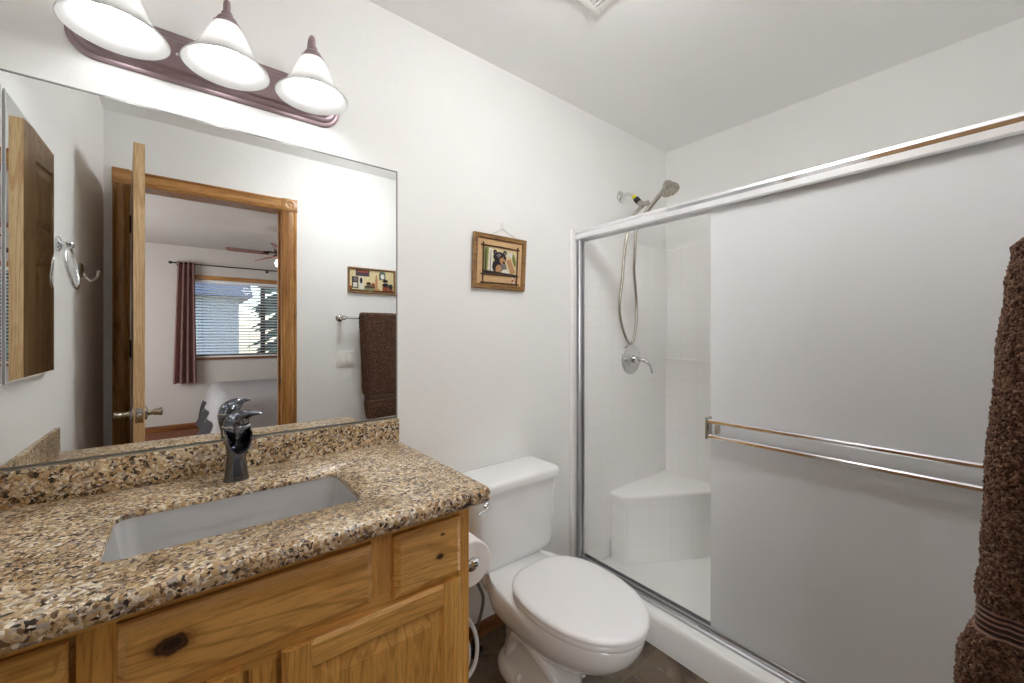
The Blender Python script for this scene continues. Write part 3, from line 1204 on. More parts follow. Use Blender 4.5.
# ------------------------------------------------------------------ faucet
fc = thing('faucet', 'single-lever dark chrome faucet behind the sink', 'faucet', (.103, -.105, ZT))
fx, fy = .103, -.108
bm = nb()
rings = []
for z, rx, ry, dy in ((0, .0300, .0300, 0), (.003, .0300, .0300, 0), (.010, .0278, .0285, 0), (.03, .0250, .0265, -.001), (.055, .0228, .0255, -.003), (.075, .0228, .0265, -.006),
                      (.095, .0250, .030, -.010), (.115, .0290, .032, -.012), (.132, .0312, .033, -.012), (.143, .0308, .032, -.011), (.147, .029, .031, -.010)):
    rings.append([(fx + rx * math.cos(2 * PI * k / 32), fy + dy + ry * math.sin(2 * PI * k / 32), ZT + z) for k in range(32)])
loft(bm, rings)
obj('body', fix(bm), M['chrome_dark'], fc)
# open trough spout pointing over the basin
bm = nb()
rings = []
for s_, y, z, w, h in ((0, fy - .020, ZT + .142, .031, .056), (1, fy - .045, ZT + .142, .0305, .054), (2, fy - .070, ZT + .138, .0298, .050), (3, fy - .088, ZT + .134, .0285, .046), (4, fy - .096, ZT + .131, .027, .044)):
    r1, r2 = [], []
    for k in range(17):
        a = PI + PI * k / 16
        r1.append((fx + w * math.cos(a), y, z + h * math.sin(a)))
        r2.append((fx + (w - .004) * math.cos(a), y, z + (h - .004) * math.sin(a)))
    rings.append(r1 + r2[::-1])
loft(bm, rings)
obj('spout', fix(bm), M['chrome_dark'], fc)
# domed cap that runs out into the lever
bm = nb()
path = [(fx, fy - .010, ZT + .148), (fx + .001, fy - .010, ZT + .156), (fx + .007, fy - .014, ZT + .166), (fx + .017, fy - .020, ZT + .175), (fx + .030, fy - .030, ZT + .180), (fx + .044, fy - .040, ZT + .1805), (fx + .054, fy - .047, ZT + .178)]
rad = [(.0305, .0305), (.0300, .0300), (.0275, .0255), (.0215, .0175), (.0150, .0100), (.0115, .0055), (.006, .003)]
sp = spline(path, 5)
rings = []
for i, p in enumerate(sp):
    t_ = i / (len(sp) - 1) * (len(rad) - 1)
    k = min(int(t_), len(rad) - 2)
    f = t_ - k
    a = rad[k][0] * (1 - f) + rad[k + 1][0] * f
    b = rad[k][1] * (1 - f) + rad[k + 1][1] * f
    d = (sp[min(i + 1, len(sp) - 1)] - sp[max(i - 1, 0)]).normalized()
    s1 = Vector((.8, .6, 0)) if d.z > .9 else d.cross(Vector((0, 0, 1))).normalized()
    if s1.x < 0: s1 = -s1
    u1 = s1.cross(d).normalized()
    rings.append([p + s1 * a * math.cos(2 * PI * q / 24) + u1 * b * math.sin(2 * PI * q / 24) for q in range(24)])
loft(bm, rings)
obj('lever_handle', fix(bm), M['chrome_dark'], fc)
bm = nb()
lathe(bm, [(.0305, .146), (.0325, .147), (.0325, .149), (.0305, .150)], (fx, fy - .010, ZT), (0, 0, 1), 32)
obj('trim_ring', fix(bm), M['chrome'], fc)

# ------------------------------------------------------------------ wall mirror
MZ0, MZ1 = .976, 1.885
bm = nb()
MX0, MX1 = XL + .001, .605
box(bm, MX0, MX1, -.006, -.0005, MZ0, MZ1, mi=1)
for f in bm.faces:
    if f.normal.y < -.9:
        f.material_index = 0
ff = [f for f in bm.faces if f.calc_center_median().y < -.0055]
r = bmesh.ops.inset_region(bm, faces=ff, thickness=.009, depth=0)
for f in bm.faces:
    c = f.calc_center_median()
    f.material_index = 1
for f in ff:
    f.material_index = 0
for v in bm.verts:
    if v.co.y < -.0055 and (v.co.x < MX0 + .001 or v.co.x > MX1 - .001 or v.co.z < MZ0 + .001 or v.co.z > MZ1 - .001):
        v.co.y = -.0035
o = obj('wall_mirror', fix(bm), [M['mirror'], M['mirror_edge']], smooth=False, loc=(.13, 0, MZ0))
tag(o, 'large frameless mirror on the wall above the granite backsplash', 'mirror')

# ------------------------------------------------------------------ vanity light
vl = thing('vanity_light', 'three-shade vanity light on a rose bronze bar above the mirror', 'light fixture', (.083, 0, 2.035))
bm = nb()
rings = []
for ins, y in ((0, 0), (0, -.006), (.006, -.009), (.010, -.009), (.014, -.015), (.019, -.017), (.024, -.017), (.030, -.024), (.034, -.025)):
    rings.append([(x, y, z) for x, z in rrect(.083, 2.035, .632 - 2 * ins, .135 - 2 * ins, .058 - ins * .9, 10)])
loft(bm, rings)
obj('back_plate', fix(bm), M['bronze'], vl, angle=30)
for x in (-.022, .188):
    bm = nb()
    lathe(bm, [(.004, 0), (.005, .004), (.003, .007), (.0001, .008)], (x, -.025, 2.035), (0, -1, 0), 12)
    obj('thumb_nut', fix(bm), M['chrome'], vl)
shade_objs = []
for i, x in enumerate((-.130, .081, .289)):
    yb = -.132
    bm = nb()
    tube(bm, spline([(x, -.022, 2.03), (x, -.055, 2.045), (x, -.075, 2.09), (x, -.088, 2.145), (x, -.11, 2.168), (x, yb, 2.158), (x, yb, 2.125)], 6), .0075, 12)
    lathe(bm, [(.020, 0), (.020, .005), (.010, .012)], (x, -.024, 2.03), (0, -1, 0), 20)
    obj('arm', fix(bm), M['bronze'], vl)
    bm = nb()
    lathe(bm, [(.010, .035), (.013, .030), (.014, .022), (.021, .016), (.024, .010), (.024, .006), (.031, .0), (.033, -.008), (.031, -.010)], (x, yb, 2.100), (0, 0, 1), 32)
    obj('shade_cap', fix(bm), M['bronze'], vl)
    bm = nb()
    rings_p = [(.032, 2.095), (.040, 2.080), (.048, 2.063), (.056, 2.045), (.063, 2.029), (.071, 2.015), (.080, 2.003), (.089, 1.993), (.096, 1.988)]
    inner = [(r - .0035, z - .001) for r, z in rings_p][::-1]
    lathe(bm, rings_p + [(.0975, 1.9845), (.0955, 1.9835)] + inner, (x, yb, 0), (0, 0, 1), 48, cap0=False, cap1=False)
    sh = obj('glass_shade', fix(bm), M['alabaster'], vl, angle=60)
    bm = nb()
    lathe(bm, [(.0001, -.032), (.012, -.0300), (.022, -.0235), (.030, -.012), (.032, 0), (.030, .012), (.024, .024), (.016, .036), (.013, .05), (.013, .082)], (x, yb, 2.014), (0, 0, 1), 24)
    obj('bulb', fix(bm), M['bulb'], sh)

# ------------------------------------------------------------------ medicine cabinet on the left wall
mc = thing('medicine_cabinet', 'mirror-fronted medicine cabinet on the left wall', 'medicine cabinet', (XL, -.25, 1.17))
my0, my1 = -.452, -.018        # along the wall
mz0, mz1 = 1.17, 1.845
bm = nb()
box(bm, XL + .0003, XL + .0155, my0 + .004, my1 - .004, mz0 + .004, mz1 - .004, .0005)
obj('body', bm, M['grey_metal'], mc)
bm = nb()
box(bm, XL + .0158, XL + .0205, my0, my1, mz0, mz1, mi=1)
ff = [f for f in bm.faces if f.calc_center_median().x > XL + .020]
bmesh.ops.inset_region(bm, faces=ff, thickness=.006, depth=0)
for f in bm.faces:
    f.material_index = 1
for f in ff:
    f.material_index = 0
obj('mirror_door', fix(bm), [M['mirror'], M['white_metal']], mc, smooth=False)

# ------------------------------------------------------------------ towel ring and robe hook on the left wall
rg = thing('towel_ring', 'chrome towel ring on the left wall beside the medicine cabinet', 'towel ring', (XL, -.60, 1.59))
bm = nb()
lathe(bm, [(.026, 0), (.026, .005), (.020, .009), (.012, .012), (.010, .022), (.013, .025), (.013, .036), (.009, .040), (.0001, .041)], (XL, -.60, 1.590), (1, 0, 0), 24)
obj('wall_mount', fix(bm), M['chrome'], rg)
bm = nb()
c = Vector((XL + .034, -.60, 1.518))
nx = Matrix.Rotation(math.radians(-8), 3, 'Y')
pts = [c + nx @ Vector((0, .075 * math.sin(2 * PI * k / 48), .078 * math.cos(2 * PI * k / 48))) for k in range(48)]
tube(bm, pts, .0052, 12, closed=True)
obj('ring', fix(bm), M['chrome'], rg)

hk = thing('robe_hook', 'brushed nickel robe hook on the left wall past the towel ring', 'robe hook', (XL, -.97, 1.54))
bm = nb()
lathe(bm, [(.030, 0), (.030, .006), (.024, .011), (.0001, .014)], (XL, -.97, 1.545), (1, 0, 0), 24)
obj('wall_plate', fix(bm), M['nickel'], hk)
bm = nb()
p = spline([(XL + .010, -.97, 1.535), (XL + .022, -.97, 1.510), (XL + .036, -.97, 1.506), (XL + .050, -.97, 1.522), (XL + .054, -.97, 1.545)], 6)
tube(bm, p, [.007 - .0025 * i / (len(p) - 1) for i in range(len(p))], 12)
lathe(bm, [(.0001, -.007), (.006, -.004), (.007, 0), (.005, .005), (.0001, .007)], (XL + .054, -.97, 1.546), (0, 0, 1), 14)
obj('hook', fix(bm), M['nickel'], hk)

# ------------------------------------------------------------------ bear picture on the back wall, leaning out at the top
pc = thing('framed_picture', 'small square framed print of a bear cub hung over the toilet', 'picture', (1.072, 0, 1.478))
LEAN = .060


def lean(bm):
    """local: x world, y = depth out of the wall (positive out), z world -> world"""
    for v in bm.verts:
        d = v.co.y
        v.co.y = -(d + .001 + (v.co.z - 1.478) * LEAN)
    return fix(bm)


px0, px1, pz0, pz1 = .929, 1.213, 1.480, 1.712
bm = nb()
w = .021
for A, B in (((px0, pz0), (px1, pz1)),):
    prof = [(0, 0), (0, .014), (.004, .017), (.010, .015), (.016, .016), (w, .010), (w, 0)]
    rings = []
    for cx, cz, sx, sz in ((px0, pz0, 1, 1), (px1, pz0, -1, 1), (px1, pz1, -1, -1), (px0, pz1, 1, -1)):
        rings.append([(cx + sx * i_, d, cz + sz * i_) for i_, d in prof])
    rings.append(rings[0])
    loft(bm, rings, False, False)
    bmesh.ops.remove_doubles(bm, verts=bm.verts, dist=1e-6)
obj('frame', lean(bm), M['frame_wood'], pc, smooth=False)
bm = nb()
box(bm, px0 + .012, px1 - .012, .001, .006, pz0 + .012, pz1 - .012)
obj('mat', lean(bm), M['mat_tan'], pc, smooth=False)


def blob(bm, pts, depth, base, mi):
    loft(bm, [[(x, base, z) for x, z in pts], [(x, depth, z) for x, z in pts]], mi=mi)


def ell(cx, cz, rx, rz, n=20, rot=0):
    out = []
    for k in range(n):
        a = 2 * PI * k / n
        x, z = rx * math.cos(a), rz * math.sin(a)
        out.append((cx + x * math.cos(rot) - z * math.sin(rot), cz + x * math.sin(rot) + z * math.cos(rot)))
    return out


ix0, iw = .982, .180
iz0, ih = 1.546, .112


def Q(u, v):
    return (ix0 + u * iw, iz0 + v * ih)


def E(u, v, ru, rv_, rot=0):
    return ell(ix0 + u * iw, iz0 + v * ih, ru * iw, rv_ * ih, rot=rot)


bm = nb()
box(bm, ix0, ix0 + iw, .006, .0066, iz0, iz0 + ih, mi=0)
bases = [
    ([Q(.0, .06), Q(.12, .02), Q(.14, .98), Q(.02, .98)], 5), ([Q(.16, .04), Q(.28, .04), Q(.25, .98), Q(.17, .98)], 3),
    ([Q(.05, .1), Q(.08, .1), Q(.075, .9), Q(.05, .9)], 1), ([Q(.19, .1), Q(.215, .1), Q(.22, .9), Q(.2, .9)], 2),
    (E(.42, .30, .16, .27, .15), 1), (E(.60, .30, .09, .22, .35), 2), (E(.45, .18, .09, .20), 4), (E(.66, .12, .11, .10), 3),
    (E(.335, .84, .055, .10, .3), 1), (E(.63, .86, .055, .09, -.3), 1), (E(.335, .82, .028, .05, .3), 2), (E(.63, .84, .028, .05, -.3), 2),
    (E(.48, .66, .195, .21, -.1), 1), (E(.44, .74, .07, .06, .2), 2), (E(.56, .53, .095, .12, -.5), 4), (E(.60, .47, .038, .045, -.5), 1),
    (E(.445, .67, .014, .02), 4), (E(.575, .68, .014, .02), 4),
    (E(.80, .80, .10, .09), 3), (E(.92, .62, .045, .25, .3), 5), ([Q(.68, .58), Q(.80, .64), Q(.98, .12), Q(.84, .06)], 4),
    ([Q(0, 0), Q(1, 0), Q(1, .05), Q(0, .12)], 1)]
for k, (pts, mi) in enumerate(bases):
    blob(bm, pts, .0068 + .00012 * k, .0062, mi)
obj('print', lean(bm), [M['pic_cream'], M['pic_black'], M['pic_grey'], M['pic_white'], M['pic_tan'], M['pic_green']], pc, smooth=False)
bm = nb()
xa, xb, za, zb = ix0 - .004, ix0 + iw + .004, iz0 - .004, iz0 + ih + .006
for A, B in (((xa - .012, zb), (xb + .010, zb - .002)), ((xa, zb + .012), (xa + .002, za - .045)), ((xb, zb + .010), (xb - .002, za - .045)),
             ((xa - .008, za), (xb + .008, za + .002)), ((xa - .010, za - .036), (xb + .010, za - .034))):
    tube(bm, [(A[0], .0095, A[1]), ((A[0] + B[0]) / 2, .0105, (A[1] + B[1]) / 2 + .001), (B[0], .0095, B[1])], .0032, 8)
obj('twig_border', lean(bm), M['pic_brown'], pc)
bm = nb()
box(bm, xa + .004, xb - .004, .006, .0068, za - .032, za - .005, mi=0)
for k in range(7):
    blob(bm, ell(xb - .012 + .013 * math.cos(k * .9), za - .012 + .014 * math.sin(k * .9), .006, .004, 10, k * .9), .0085, .0066, 1 if k % 2 else 2)
obj('caption_strip', lean(bm), [M['mat_tan'], M['pic_white'], M['pic_red']], pc, smooth=False)
bm = nb()
hx, hz = 1.092, 1.762
for x in (1.016, 1.168):
    tube(bm, [(x, -.017, 1.711), (hx, -.006, hz - .012)], .0008, 6)
obj('hanging_wire', bm, M['nickel'], pc)
ph = thing('picture_hook', 'white adhesive hook holding the wire of the bear cub picture', 'hook', (hx, 0, hz))
bm = nb()
loft(bm, [[(x, -.0003, z) for x, z in rrect(hx, hz, .016, .034, .007, 5)], [(x, -.003, z) for x, z in rrect(hx, hz, .016, .034, .007, 5)]])
obj('hook_plate', fix(bm), M['white_plastic'], ph)
bm = nb()
tube(bm, spline([(hx, -.003, hz + .002), (hx, -.004, hz - .010), (hx, -.009, hz - .014), (hx, -.012, hz - .007)], 5), .0022, 8)
obj('hook', fix(bm), M['white_plastic'], ph)

# ------------------------------------------------------------------ toilet
TX = 1.012
to = thing('toilet', 'white two-piece toilet with closed lid between vanity and shower', 'toilet', (TX, -.4, 0))


def egg(cy_back, cy_front, half, z, n=48, squareness=2.3, mid=.44, hb=None):
    """elongated seat outline: squarish back, pointed oval front"""
    L = cy_back - cy_front
    ym = cy_back - L * mid
    out = []
    for k in range(n):
        a = 2 * PI * k / n
        c_, s_ = math.cos(a), math.sin(a)
        if s_ >= 0:   # back half
            e = 2 / 3.0
            x = half * (abs(c_) ** e) * (1 if c_ >= 0 else -1)
            y = ym + (cy_back - ym) * (abs(s_) ** e)
            if hb:
                f = abs(s_) ** 1.5
                x *= 1 - f * (1 - hb)
        else:
            e = 2 / 2.05
            x = half * (abs(c_) ** e) * (1 if c_ >= 0 else -1)
            y = ym - (ym - cy_front) * (abs(s_) ** e)
        out.append((TX + x, y, z))
    return out


# bowl and pedestal as one lofted body
def bring(yb, yf, hw, z, mid=.45, n=48):
    return egg(yb, yf, hw, z, n, mid=mid)


bm = nb()
rings = [bring(-.158, -.555, .096, .0, .42), bring(-.148, -.557, .102, .012, .42), bring(-.150, -.553, .099, .036, .42), bring(-.158, -.545, .088, .050, .42),
         bring(-.166, -.535, .072, .066, .45), bring(-.168, -.530, .062, .11, .48), bring(-.160, -.535, .064, .155, .5), bring(-.140, -.560, .082, .195, .52),
         bring(-.110, -.630, .118, .235, .54), bring(-.085, -.700, .157, .285, .55), bring(-.07, -.736, .171, .325, .56), bring(-.062, -.751, .176, .355, .57),
         bring(-.06, -.756, .176, .375, .57), bring(-.062, -.755, .174, .386, .57), bring(-.07, -.745, .166, .391, .57)]
# narrow the rear deck
for r in rings[7:]:
    for i, (x, y, z) in enumerate(r):
        if y > -.30:
            f = min(1, (y + .30) / .16)
            lim = .176 - (.066 + max(0, .31 - z) * .35) * f
            dx = x - TX
            if abs(dx) > lim:
                r[i] = (TX + math.copysign(lim, dx), y, z)
loft(bm, rings)
obj('bowl', fix(bm), M['porcelain'], to, angle=60)
# trapway bulge on the sides
for s_ in (-1, 1):
    bm = nb()
    p = spline([(TX + s_ * .045, -.50, .10), (TX + s_ * .056, -.42, .16), (TX + s_ * .058, -.33, .195), (TX + s_ * .054, -.26, .15), (TX + s_ * .050, -.21, .05)], 6)
    tube(bm, p, [.016 + .014 * math.sin(PI * i / (len(p) - 1)) for i in range(len(p))], 14)
    obj('trapway', fix(bm), M['porcelain'], to, angle=60)
    bm = nb()
    lathe(bm, [(.0145, 0), (.0145, .004), (.012, .012), (.007, .018), (.0001, .020)], (TX + s_ * .082, -.315, .043), (0, 0, 1), 20)
    obj('bolt_cap', fix(bm), M['seat_plastic'], to)
# seat ring and lid
bm = nb()
loft(bm, [egg(-.300, -.760, .176, .392, hb=.86), egg(-.298, -.763, .179, .396, hb=.86), egg(-.298, -.763, .179, .405, hb=.86), egg(-.300, -.760, .176, .409, hb=.86)])
obj('seat', fix(bm), M['seat_plastic'], to, angle=40)
bm = nb()
loft(bm, [egg(-.302, -.760, .174, .411, hb=.86), egg(-.298, -.767, .181, .414, hb=.86), egg(-.297, -.768, .182, .420, hb=.86), egg(-.299, -.765, .180, .426, hb=.86),
          egg(-.304, -.758, .174, .430, hb=.86), egg(-.315, -.742, .161, .4325, hb=.86), egg(-.35, -.692, .120, .434, hb=.86), egg(-.42, -.595, .058, .4345, hb=.9)])
obj('lid', fix(bm), M['seat_plastic'], to, angle=40)
# tank
bm = nb()
rings = []
for z, w, y0, y1, r in ((.385, .350, -.195, -.040, .03), (.395, .378, -.205, -.030, .032), (.42, .390, -.208, -.028, .034), (.55, .412, -.213, -.024, .036), (.66, .430, -.216, -.022, .038), (.688, .434, -.217, -.022, .038)):
    rings.append([(x, y, z) for x, y in rrect(TX + .007, (y0 + y1) / 2, w, y1 - y0, r, 8)])
loft(bm, rings)
obj('tank', fix(bm), M['porcelain'], to, angle=60)
bm = nb()
rings = []
for z, i_ in ((.689, .004), (.691, 0), (.711, 0), (.719, .004), (.724, .012), (.726, .025)):
    rings.append([(x, y, z) for x, y in rrect(TX + .010, -.119, .460 - 2 * i_, .218 - 2 * i_, .042 - i_ * .7, 8)])
loft(bm, rings)
obj('tank_lid', fix(bm), M['porcelain'], to, angle=60)
bm = nb()
lathe(bm, [(.014, 0), (.014, .006), (.009, .010), (.007, .020), (.0001, .021)], (TX - .155, -.216, .655), (0, -1, 0), 18)
p = [(TX - .155, -.234, .655), (TX - .180, -.240, .650), (TX - .208, -.242, .642)]
tube(bm, p, [.006, .0065, .008], 12)
obj('flush_lever', fix(bm), M['chrome'], to)
bm = nb()
loft(bm, [[(x, y, z) for x, y in rrect(TX, -.12, .20, .12, .03, 5)] for z in (.375, .392)])
obj('tank_gasket', fix(bm), M['black'], to)

# water supply line and stop valve
ws = thing('water_supply_line', 'dark braided supply hose from the floor valve up to the toilet tank', 'hose', (.90, -.075, 0))
bm = nb()
p = spline([(.862, -.115, .386), (.862, -.115, .36), (.885, -.115, .31), (.915, -.11, .24), (.918, -.09, .16), (.905, -.078, .10), (.90, -.075, .066)], 7)
tube(bm, p, .0065, 10)
obj('hose', fix(bm), M['steel_hose'], ws)
bm = nb()
lathe(bm, [(.024, 0.0), (.022, .005), (.009, .007), (.009, .03), (.014, .034), (.014, .055), (.010, .058), (.010, .07)], (.90, -.075, 0), (0, 0, 1), 16)
lathe(bm, [(.006, 0), (.006, .02), (.012, .022), (.012, .032), (.0001, .034)], (.90, -.085, .044), (0, -1, 0), 14)
obj('stop_valve', fix(bm), M['dark_metal'], ws)

# looped white cord beside the vanity
bm = nb()
p = spline([(.582, -.34, .43), (.62, -.34, .428), (.672, -.345, .405), (.712, -.345, .35), (.730, -.345, .285), (.722, -.345, .225), (.69, -.345, .195), (.64, -.345, .20), (.60, -.343, .25), (.588, -.34, .34), (.582, -.34, .42)], 7)
tube(bm, p, .0065, 10)
p = spline([(.60, -.35, .40), (.66, -.352, .37), (.695, -.352, .30), (.690, -.352, .24), (.65, -.352, .215)], 7)
tube(bm, p, .004, 8)
o = obj('white_cord', fix(bm), M['brush_white'], loc=(.65, -.345, .19))
tag(o, 'loop of white cord hanging on the side of the oak vanity below the paper roll', 'cord')

# toilet paper on the vanity side
th = thing('toilet_paper_holder', 'chrome toilet paper holder on the side of the vanity', 'paper holder', (CX1, -.38, .615))
for y in (-.442, -.318):
    bm = nb()
    lathe(bm, [(.020, 0), (.020, .004), (.014, .009), (.008, .012), (.008, .062), (.012, .066), (.013, .076), (.013, .084), (.009, .090), (.0001, .091)], (CX1, y, .615), (1, 0, 0), 20)
    obj('post', fix(bm), M['chrome'], th)
bm = nb()
lathe(bm, [(.009, 0), (.009, .108)], (.656, -.326, .615), (0, -1, 0), 16)
obj('roller', fix(bm), M['chrome'], th)
bm = nb()
tr_, ti, y0, y1 = .067, .021, -.430, -.330
lathe(bm, [(ti, 0), (tr_ - .004, 0), (tr_, .003), (tr_, .097), (tr_ - .004, .1), (ti, .1), (ti, 0)], (.656, y0, .604), (0, 1, 0), 48, cap0=False, cap1=False)
rl = thing('toilet_paper_roll', 'white toilet paper roll on the holder at the vanity side', 'toilet paper', (.656, -.38, .604))
bmesh.ops.remove_doubles(bm, verts=bm.verts, dist=1e-6)
obj('paper', fix(bm), M['paper'], rl)
bm = nb()
lathe(bm, [(ti - .0005, 0), (ti - .0005, .1), (ti - .002, .1), (ti - .002, 0), (ti - .0005, 0)], (.656, y0, .604), (0, 1, 0), 32, cap0=False, cap1=False)
obj('cardboard_tube', fix(bm), M['card'], rl)

# ------------------------------------------------------------------ shower: pan, surround, door, fittings
GX = 1.582               # glass plane
CZ = .132                # top of the curb
pan = thing('shower_pan', 'white shower pan with raised front curb beside the toilet', 'shower pan', (1.97, YD / 2, 0))
bm = nb()
pr = [(1.500, 0.0), (1.500, CZ - .026), (1.503, CZ - .012), (1.512, CZ - .003), (1.525, CZ), (1.625, CZ), (1.645, CZ - .008), (1.655, CZ - .03), (1.668, .052), (1.70, .042),
      (2.0, .034), (2.40, .042), (2.425, .06), (2.4325, .09), (2.4325, 0.0)]
prism(bm, pr, 'y', YD + .001, -.001)
obj('pan', fix(bm), M['acrylic'], pan, angle=40)
bm = nb()
lathe(bm, [(.05, 0), (.05, .003), (.044, .004), (.0001, .004)], (2.0, -.80, .0335), (0, 0, 1), 24)
obj('drain_cover', fix(bm), M['chrome'], pan)

su = thing('shower_surround', 'white tiled-pattern acrylic surround with a corner seat in the shower', 'shower surround', (1.97, 0, CZ))
SZ = 1.822
bm = nb()
box(bm, 1.545, XR - .016, -.012, -.0005, CZ + .001, SZ, .003)
obj('end_panel', bm, M['sur_xz'], su)
bm = nb()
box(bm, 1.522, 1.546, -.019, -.0005, .10 + .034, SZ + .004, .006, 3)
obj('edge_flange', bm, M['sur_xz'], su)
bm = nb()
pr = [(XR - .0005, .095), (XR - .024, .095), (XR - .024, 1.125), (XR - .018, 1.131), (XR - .012, 1.134), (XR - .012, SZ - .004), (XR - .008, SZ), (XR - .0005, SZ)]
prism(bm, pr, 'y', YD + .013, -.0005)
obj('back_panel', fix(bm), M['sur_yz'], su, angle=30)
bm = nb()
box(bm, 1.60, XR - .025, YD + .0005, YD + .012, CZ + .001, SZ, .003)
obj('far_panel', bm, M['sur_xz'], su)
# corner seat
seat_poly = [(1.838, -.0125), (1.838, -.085), (1.845, -.103), (1.858, -.117), (2.385, -.430), (XR - .025, -.440), (XR - .025, -.0125)]
bm = nb()


def seat_ring(ins, z):
    c = Vector((2.25, -.10))
    out = []
    for x, y in seat_poly:
        d = c - Vector((x, y))
        out.append((x + (d.x / d.length * ins if x < XR - .03 else 0), y + (d.y / d.length * ins if y < -.02 else 0), z))
    return out


loft(bm, [seat_ring(.012, .035), seat_ring(.010, .30), seat_ring(.004, .375), seat_ring(0, .388), seat_ring(.0, .398), seat_ring(.005, .405), seat_ring(.016, .409)])
obj('corner_seat', fix(bm), M['sur_xz'], su, angle=40)

sd = thing('shower_door', 'bypass shower door with obscure glass in a bright chrome frame', 'shower door', (GX, YD / 2, CZ))
# header: stepped extrusion whose middle strip tips slightly downward
bm = nb()
hz0, hz1 = 1.765, 1.815
pr = [(1.556, hz0), (1.5485, hz0 + .004), (1.5475, hz0 + .0245), (1.5515, hz0 + .0255), (1.5493, hz0 + .0375), (1.5475, hz0 + .0385), (1.5490, hz1 - .003), (1.558, hz1), (1.612, hz1), (1.618, hz1 - .006), (1.618, hz0), (1.612, hz0), (1.612, hz0 + .02), (1.562, hz0 + .02), (1.562, hz0)]
prism(bm, pr, 'y', YD + .0135, -.0195)
fix(bm)
for f in bm.faces:
    c = f.calc_center_median()
    if c.x < 1.5525 and hz0 + .027 < c.z < hz0 + .036 and abs(f.normal.y) < .5:
        f.material_index = 1
obj('header_rail', bm, [M['header'], M['alu']], sd, smooth=False)
bm = nb()
box(bm, 1.566, 1.597, -.0215, -.0195 + .0005, CZ + .02, hz0, .0005)
pr = [(1.558, -.020), (1.558, -.036), (1.562, -.040), (1.574, -.040), (1.574, -.030), (1.586, -.030), (1.586, -.040), (1.596, -.040), (1.598, -.036), (1.598, -.020)]
prism(bm, pr, 'z', CZ + .0005, hz0)
obj('wall_jamb', fix(bm), M['satin'], sd, smooth=False)
bm = nb()
prism(bm, [(x, YD + .0135 - (y + .020)) for x, y in pr], 'z', CZ + .0005, hz0)
obj('far_jamb', fix(bm), M['alu'], sd, smooth=False)
bm = nb()
pr = [(1.545, CZ + .0005), (1.545, CZ + .010), (1.549, CZ + .014), (1.566, CZ + .014), (1.568, CZ + .024), (1.573, CZ + .026), (1.573, CZ + .008), (1.597, CZ + .008), (1.597, CZ + .026), (1.602, CZ + .024), (1.610, CZ + .012), (1.612, CZ + .0005)]
prism(bm, pr, 'y', YD + .0135, -.0410)
obj('bottom_track', fix(bm), M['satin'], sd, smooth=False)
for nm, x, ya, yb in (('sliding_panel', 1.580, -1.515, -.693), ('sliding_panel', 1.592, -1.548, -.735)):
    bm = nb()
    box(bm, x - .0025, x + .0025, ya, yb, CZ + .012, hz0 + .012, .0008, 1)
    p_ = obj(nm, bm, M['obscure'], sd)
    if x < 1.585:
        for z in (.955, .898):
            bm = nb()
            prr = [(1.541, z - .008), (1.537, z - .004), (1.537, z + .004), (1.541, z + .008), (1.549, z + .008), (1.549, z - .008)]
            prism(bm, prr, 'y', -1.47, -.700)
            obj('towel_rail', fix(bm), M['alu'], p_, smooth=False)
        for y in (-.700, -1.47):
            bm = nb()
            s_ = 1 if y > -1 else -1
            box(bm, 1.534, 1.5775, y if s_ > 0 else y - .008, y + .008 if s_ > 0 else y, .886, .968, .002)
            box(bm, 1.549, 1.5775, y - s_ * .026 - .004, y - s_ * .026 + .004, .908, .946, .001)
            obj('rail_bracket', fix(bm), M['nickel'], p_)
bm = nb()
box(bm, 1.549, 1.556, -.700, -.66, CZ + .0145, CZ + .026, .001)
obj('bottom_guide', bm, M['satin'], sd)
bm = nb()
lathe(bm, [(.008, 0), (.008, .008), (.0001, .010)], (1.580, -.0305, .26), (0, -1, 0), 14)
obj('bumper', fix(bm), M['nickel'], sd)
bm = nb()
lathe(bm, [(.008, 0), (.008, .008), (.0001, .010)], (1.580, -.0305, .53), (0, -1, 0), 14)
obj('bumper', fix(bm), M['nickel'], sd)

# hand shower
hs = thing('hand_shower', 'brushed nickel hand shower on the arm above the shower door header', 'shower head', (1.95, 0, 2.075))
bm = nb()
lathe(bm, [(.034, 0), (.032, .006), (.022, .013), (.012, .017)], (1.95, 0, 2.075), (0, -1, 0), 28)
obj('flange', fix(bm), M['chrome'], hs)
bm = nb()
ap = spline([(1.95, -.005, 2.075), (1.95, -.045, 2.078), (1.953, -.085, 2.058), (1.957, -.118, 2.018)], 6)
tube(bm, ap, .0105, 16)
obj('shower_arm', fix(bm), M['chrome'], hs)
bm = nb()
d = (Vector((1.957, -.118, 2.018)) - Vector((1.953, -.085, 2.058))).normalized()
tube(bm, [Vector((1.953, -.085, 2.058)), Vector((1.955, -.1, 2.04))], .0128, 16)
obj('tape_wrap', fix(bm), M['yellow'], hs)
bm = nb()
tube(bm, [Vector((1.955, -.1, 2.04)), Vector((1.957, -.118, 2.018))], [.017, .0165], 16)
obj('collar', fix(bm), M['black'], hs)
bm = nb()
b0 = Vector((1.957, -.118, 2.018))
lathe(bm, [(.013, 0), (.016, .006), (.018, .022), (.016, .036), (.010, .042)], b0, d, 20)
tube(bm, [b0 + d * .02, b0 + d * .02 + Vector((.0, -.045, -.006))], [.013, .016], 16)
obj('bracket', fix(bm), M['nickel'], hs)
bm = nb()
h0 = Vector((1.958, -.168, 1.955))
h1 = Vector((1.942, -.300, 2.058))
hd = (h1 - h0).normalized()
tube(bm, [h0 - hd * .03, h0, h0 + hd * .06, h0 + hd * .12, h1], [.0105, .0135, .0125, .0120, .0150], 18)
hsd = obj('handle', fix(bm), M['nickel'], hs)
bm = nb()
fd = Vector((-.12, -.40, -.86)).normalized()
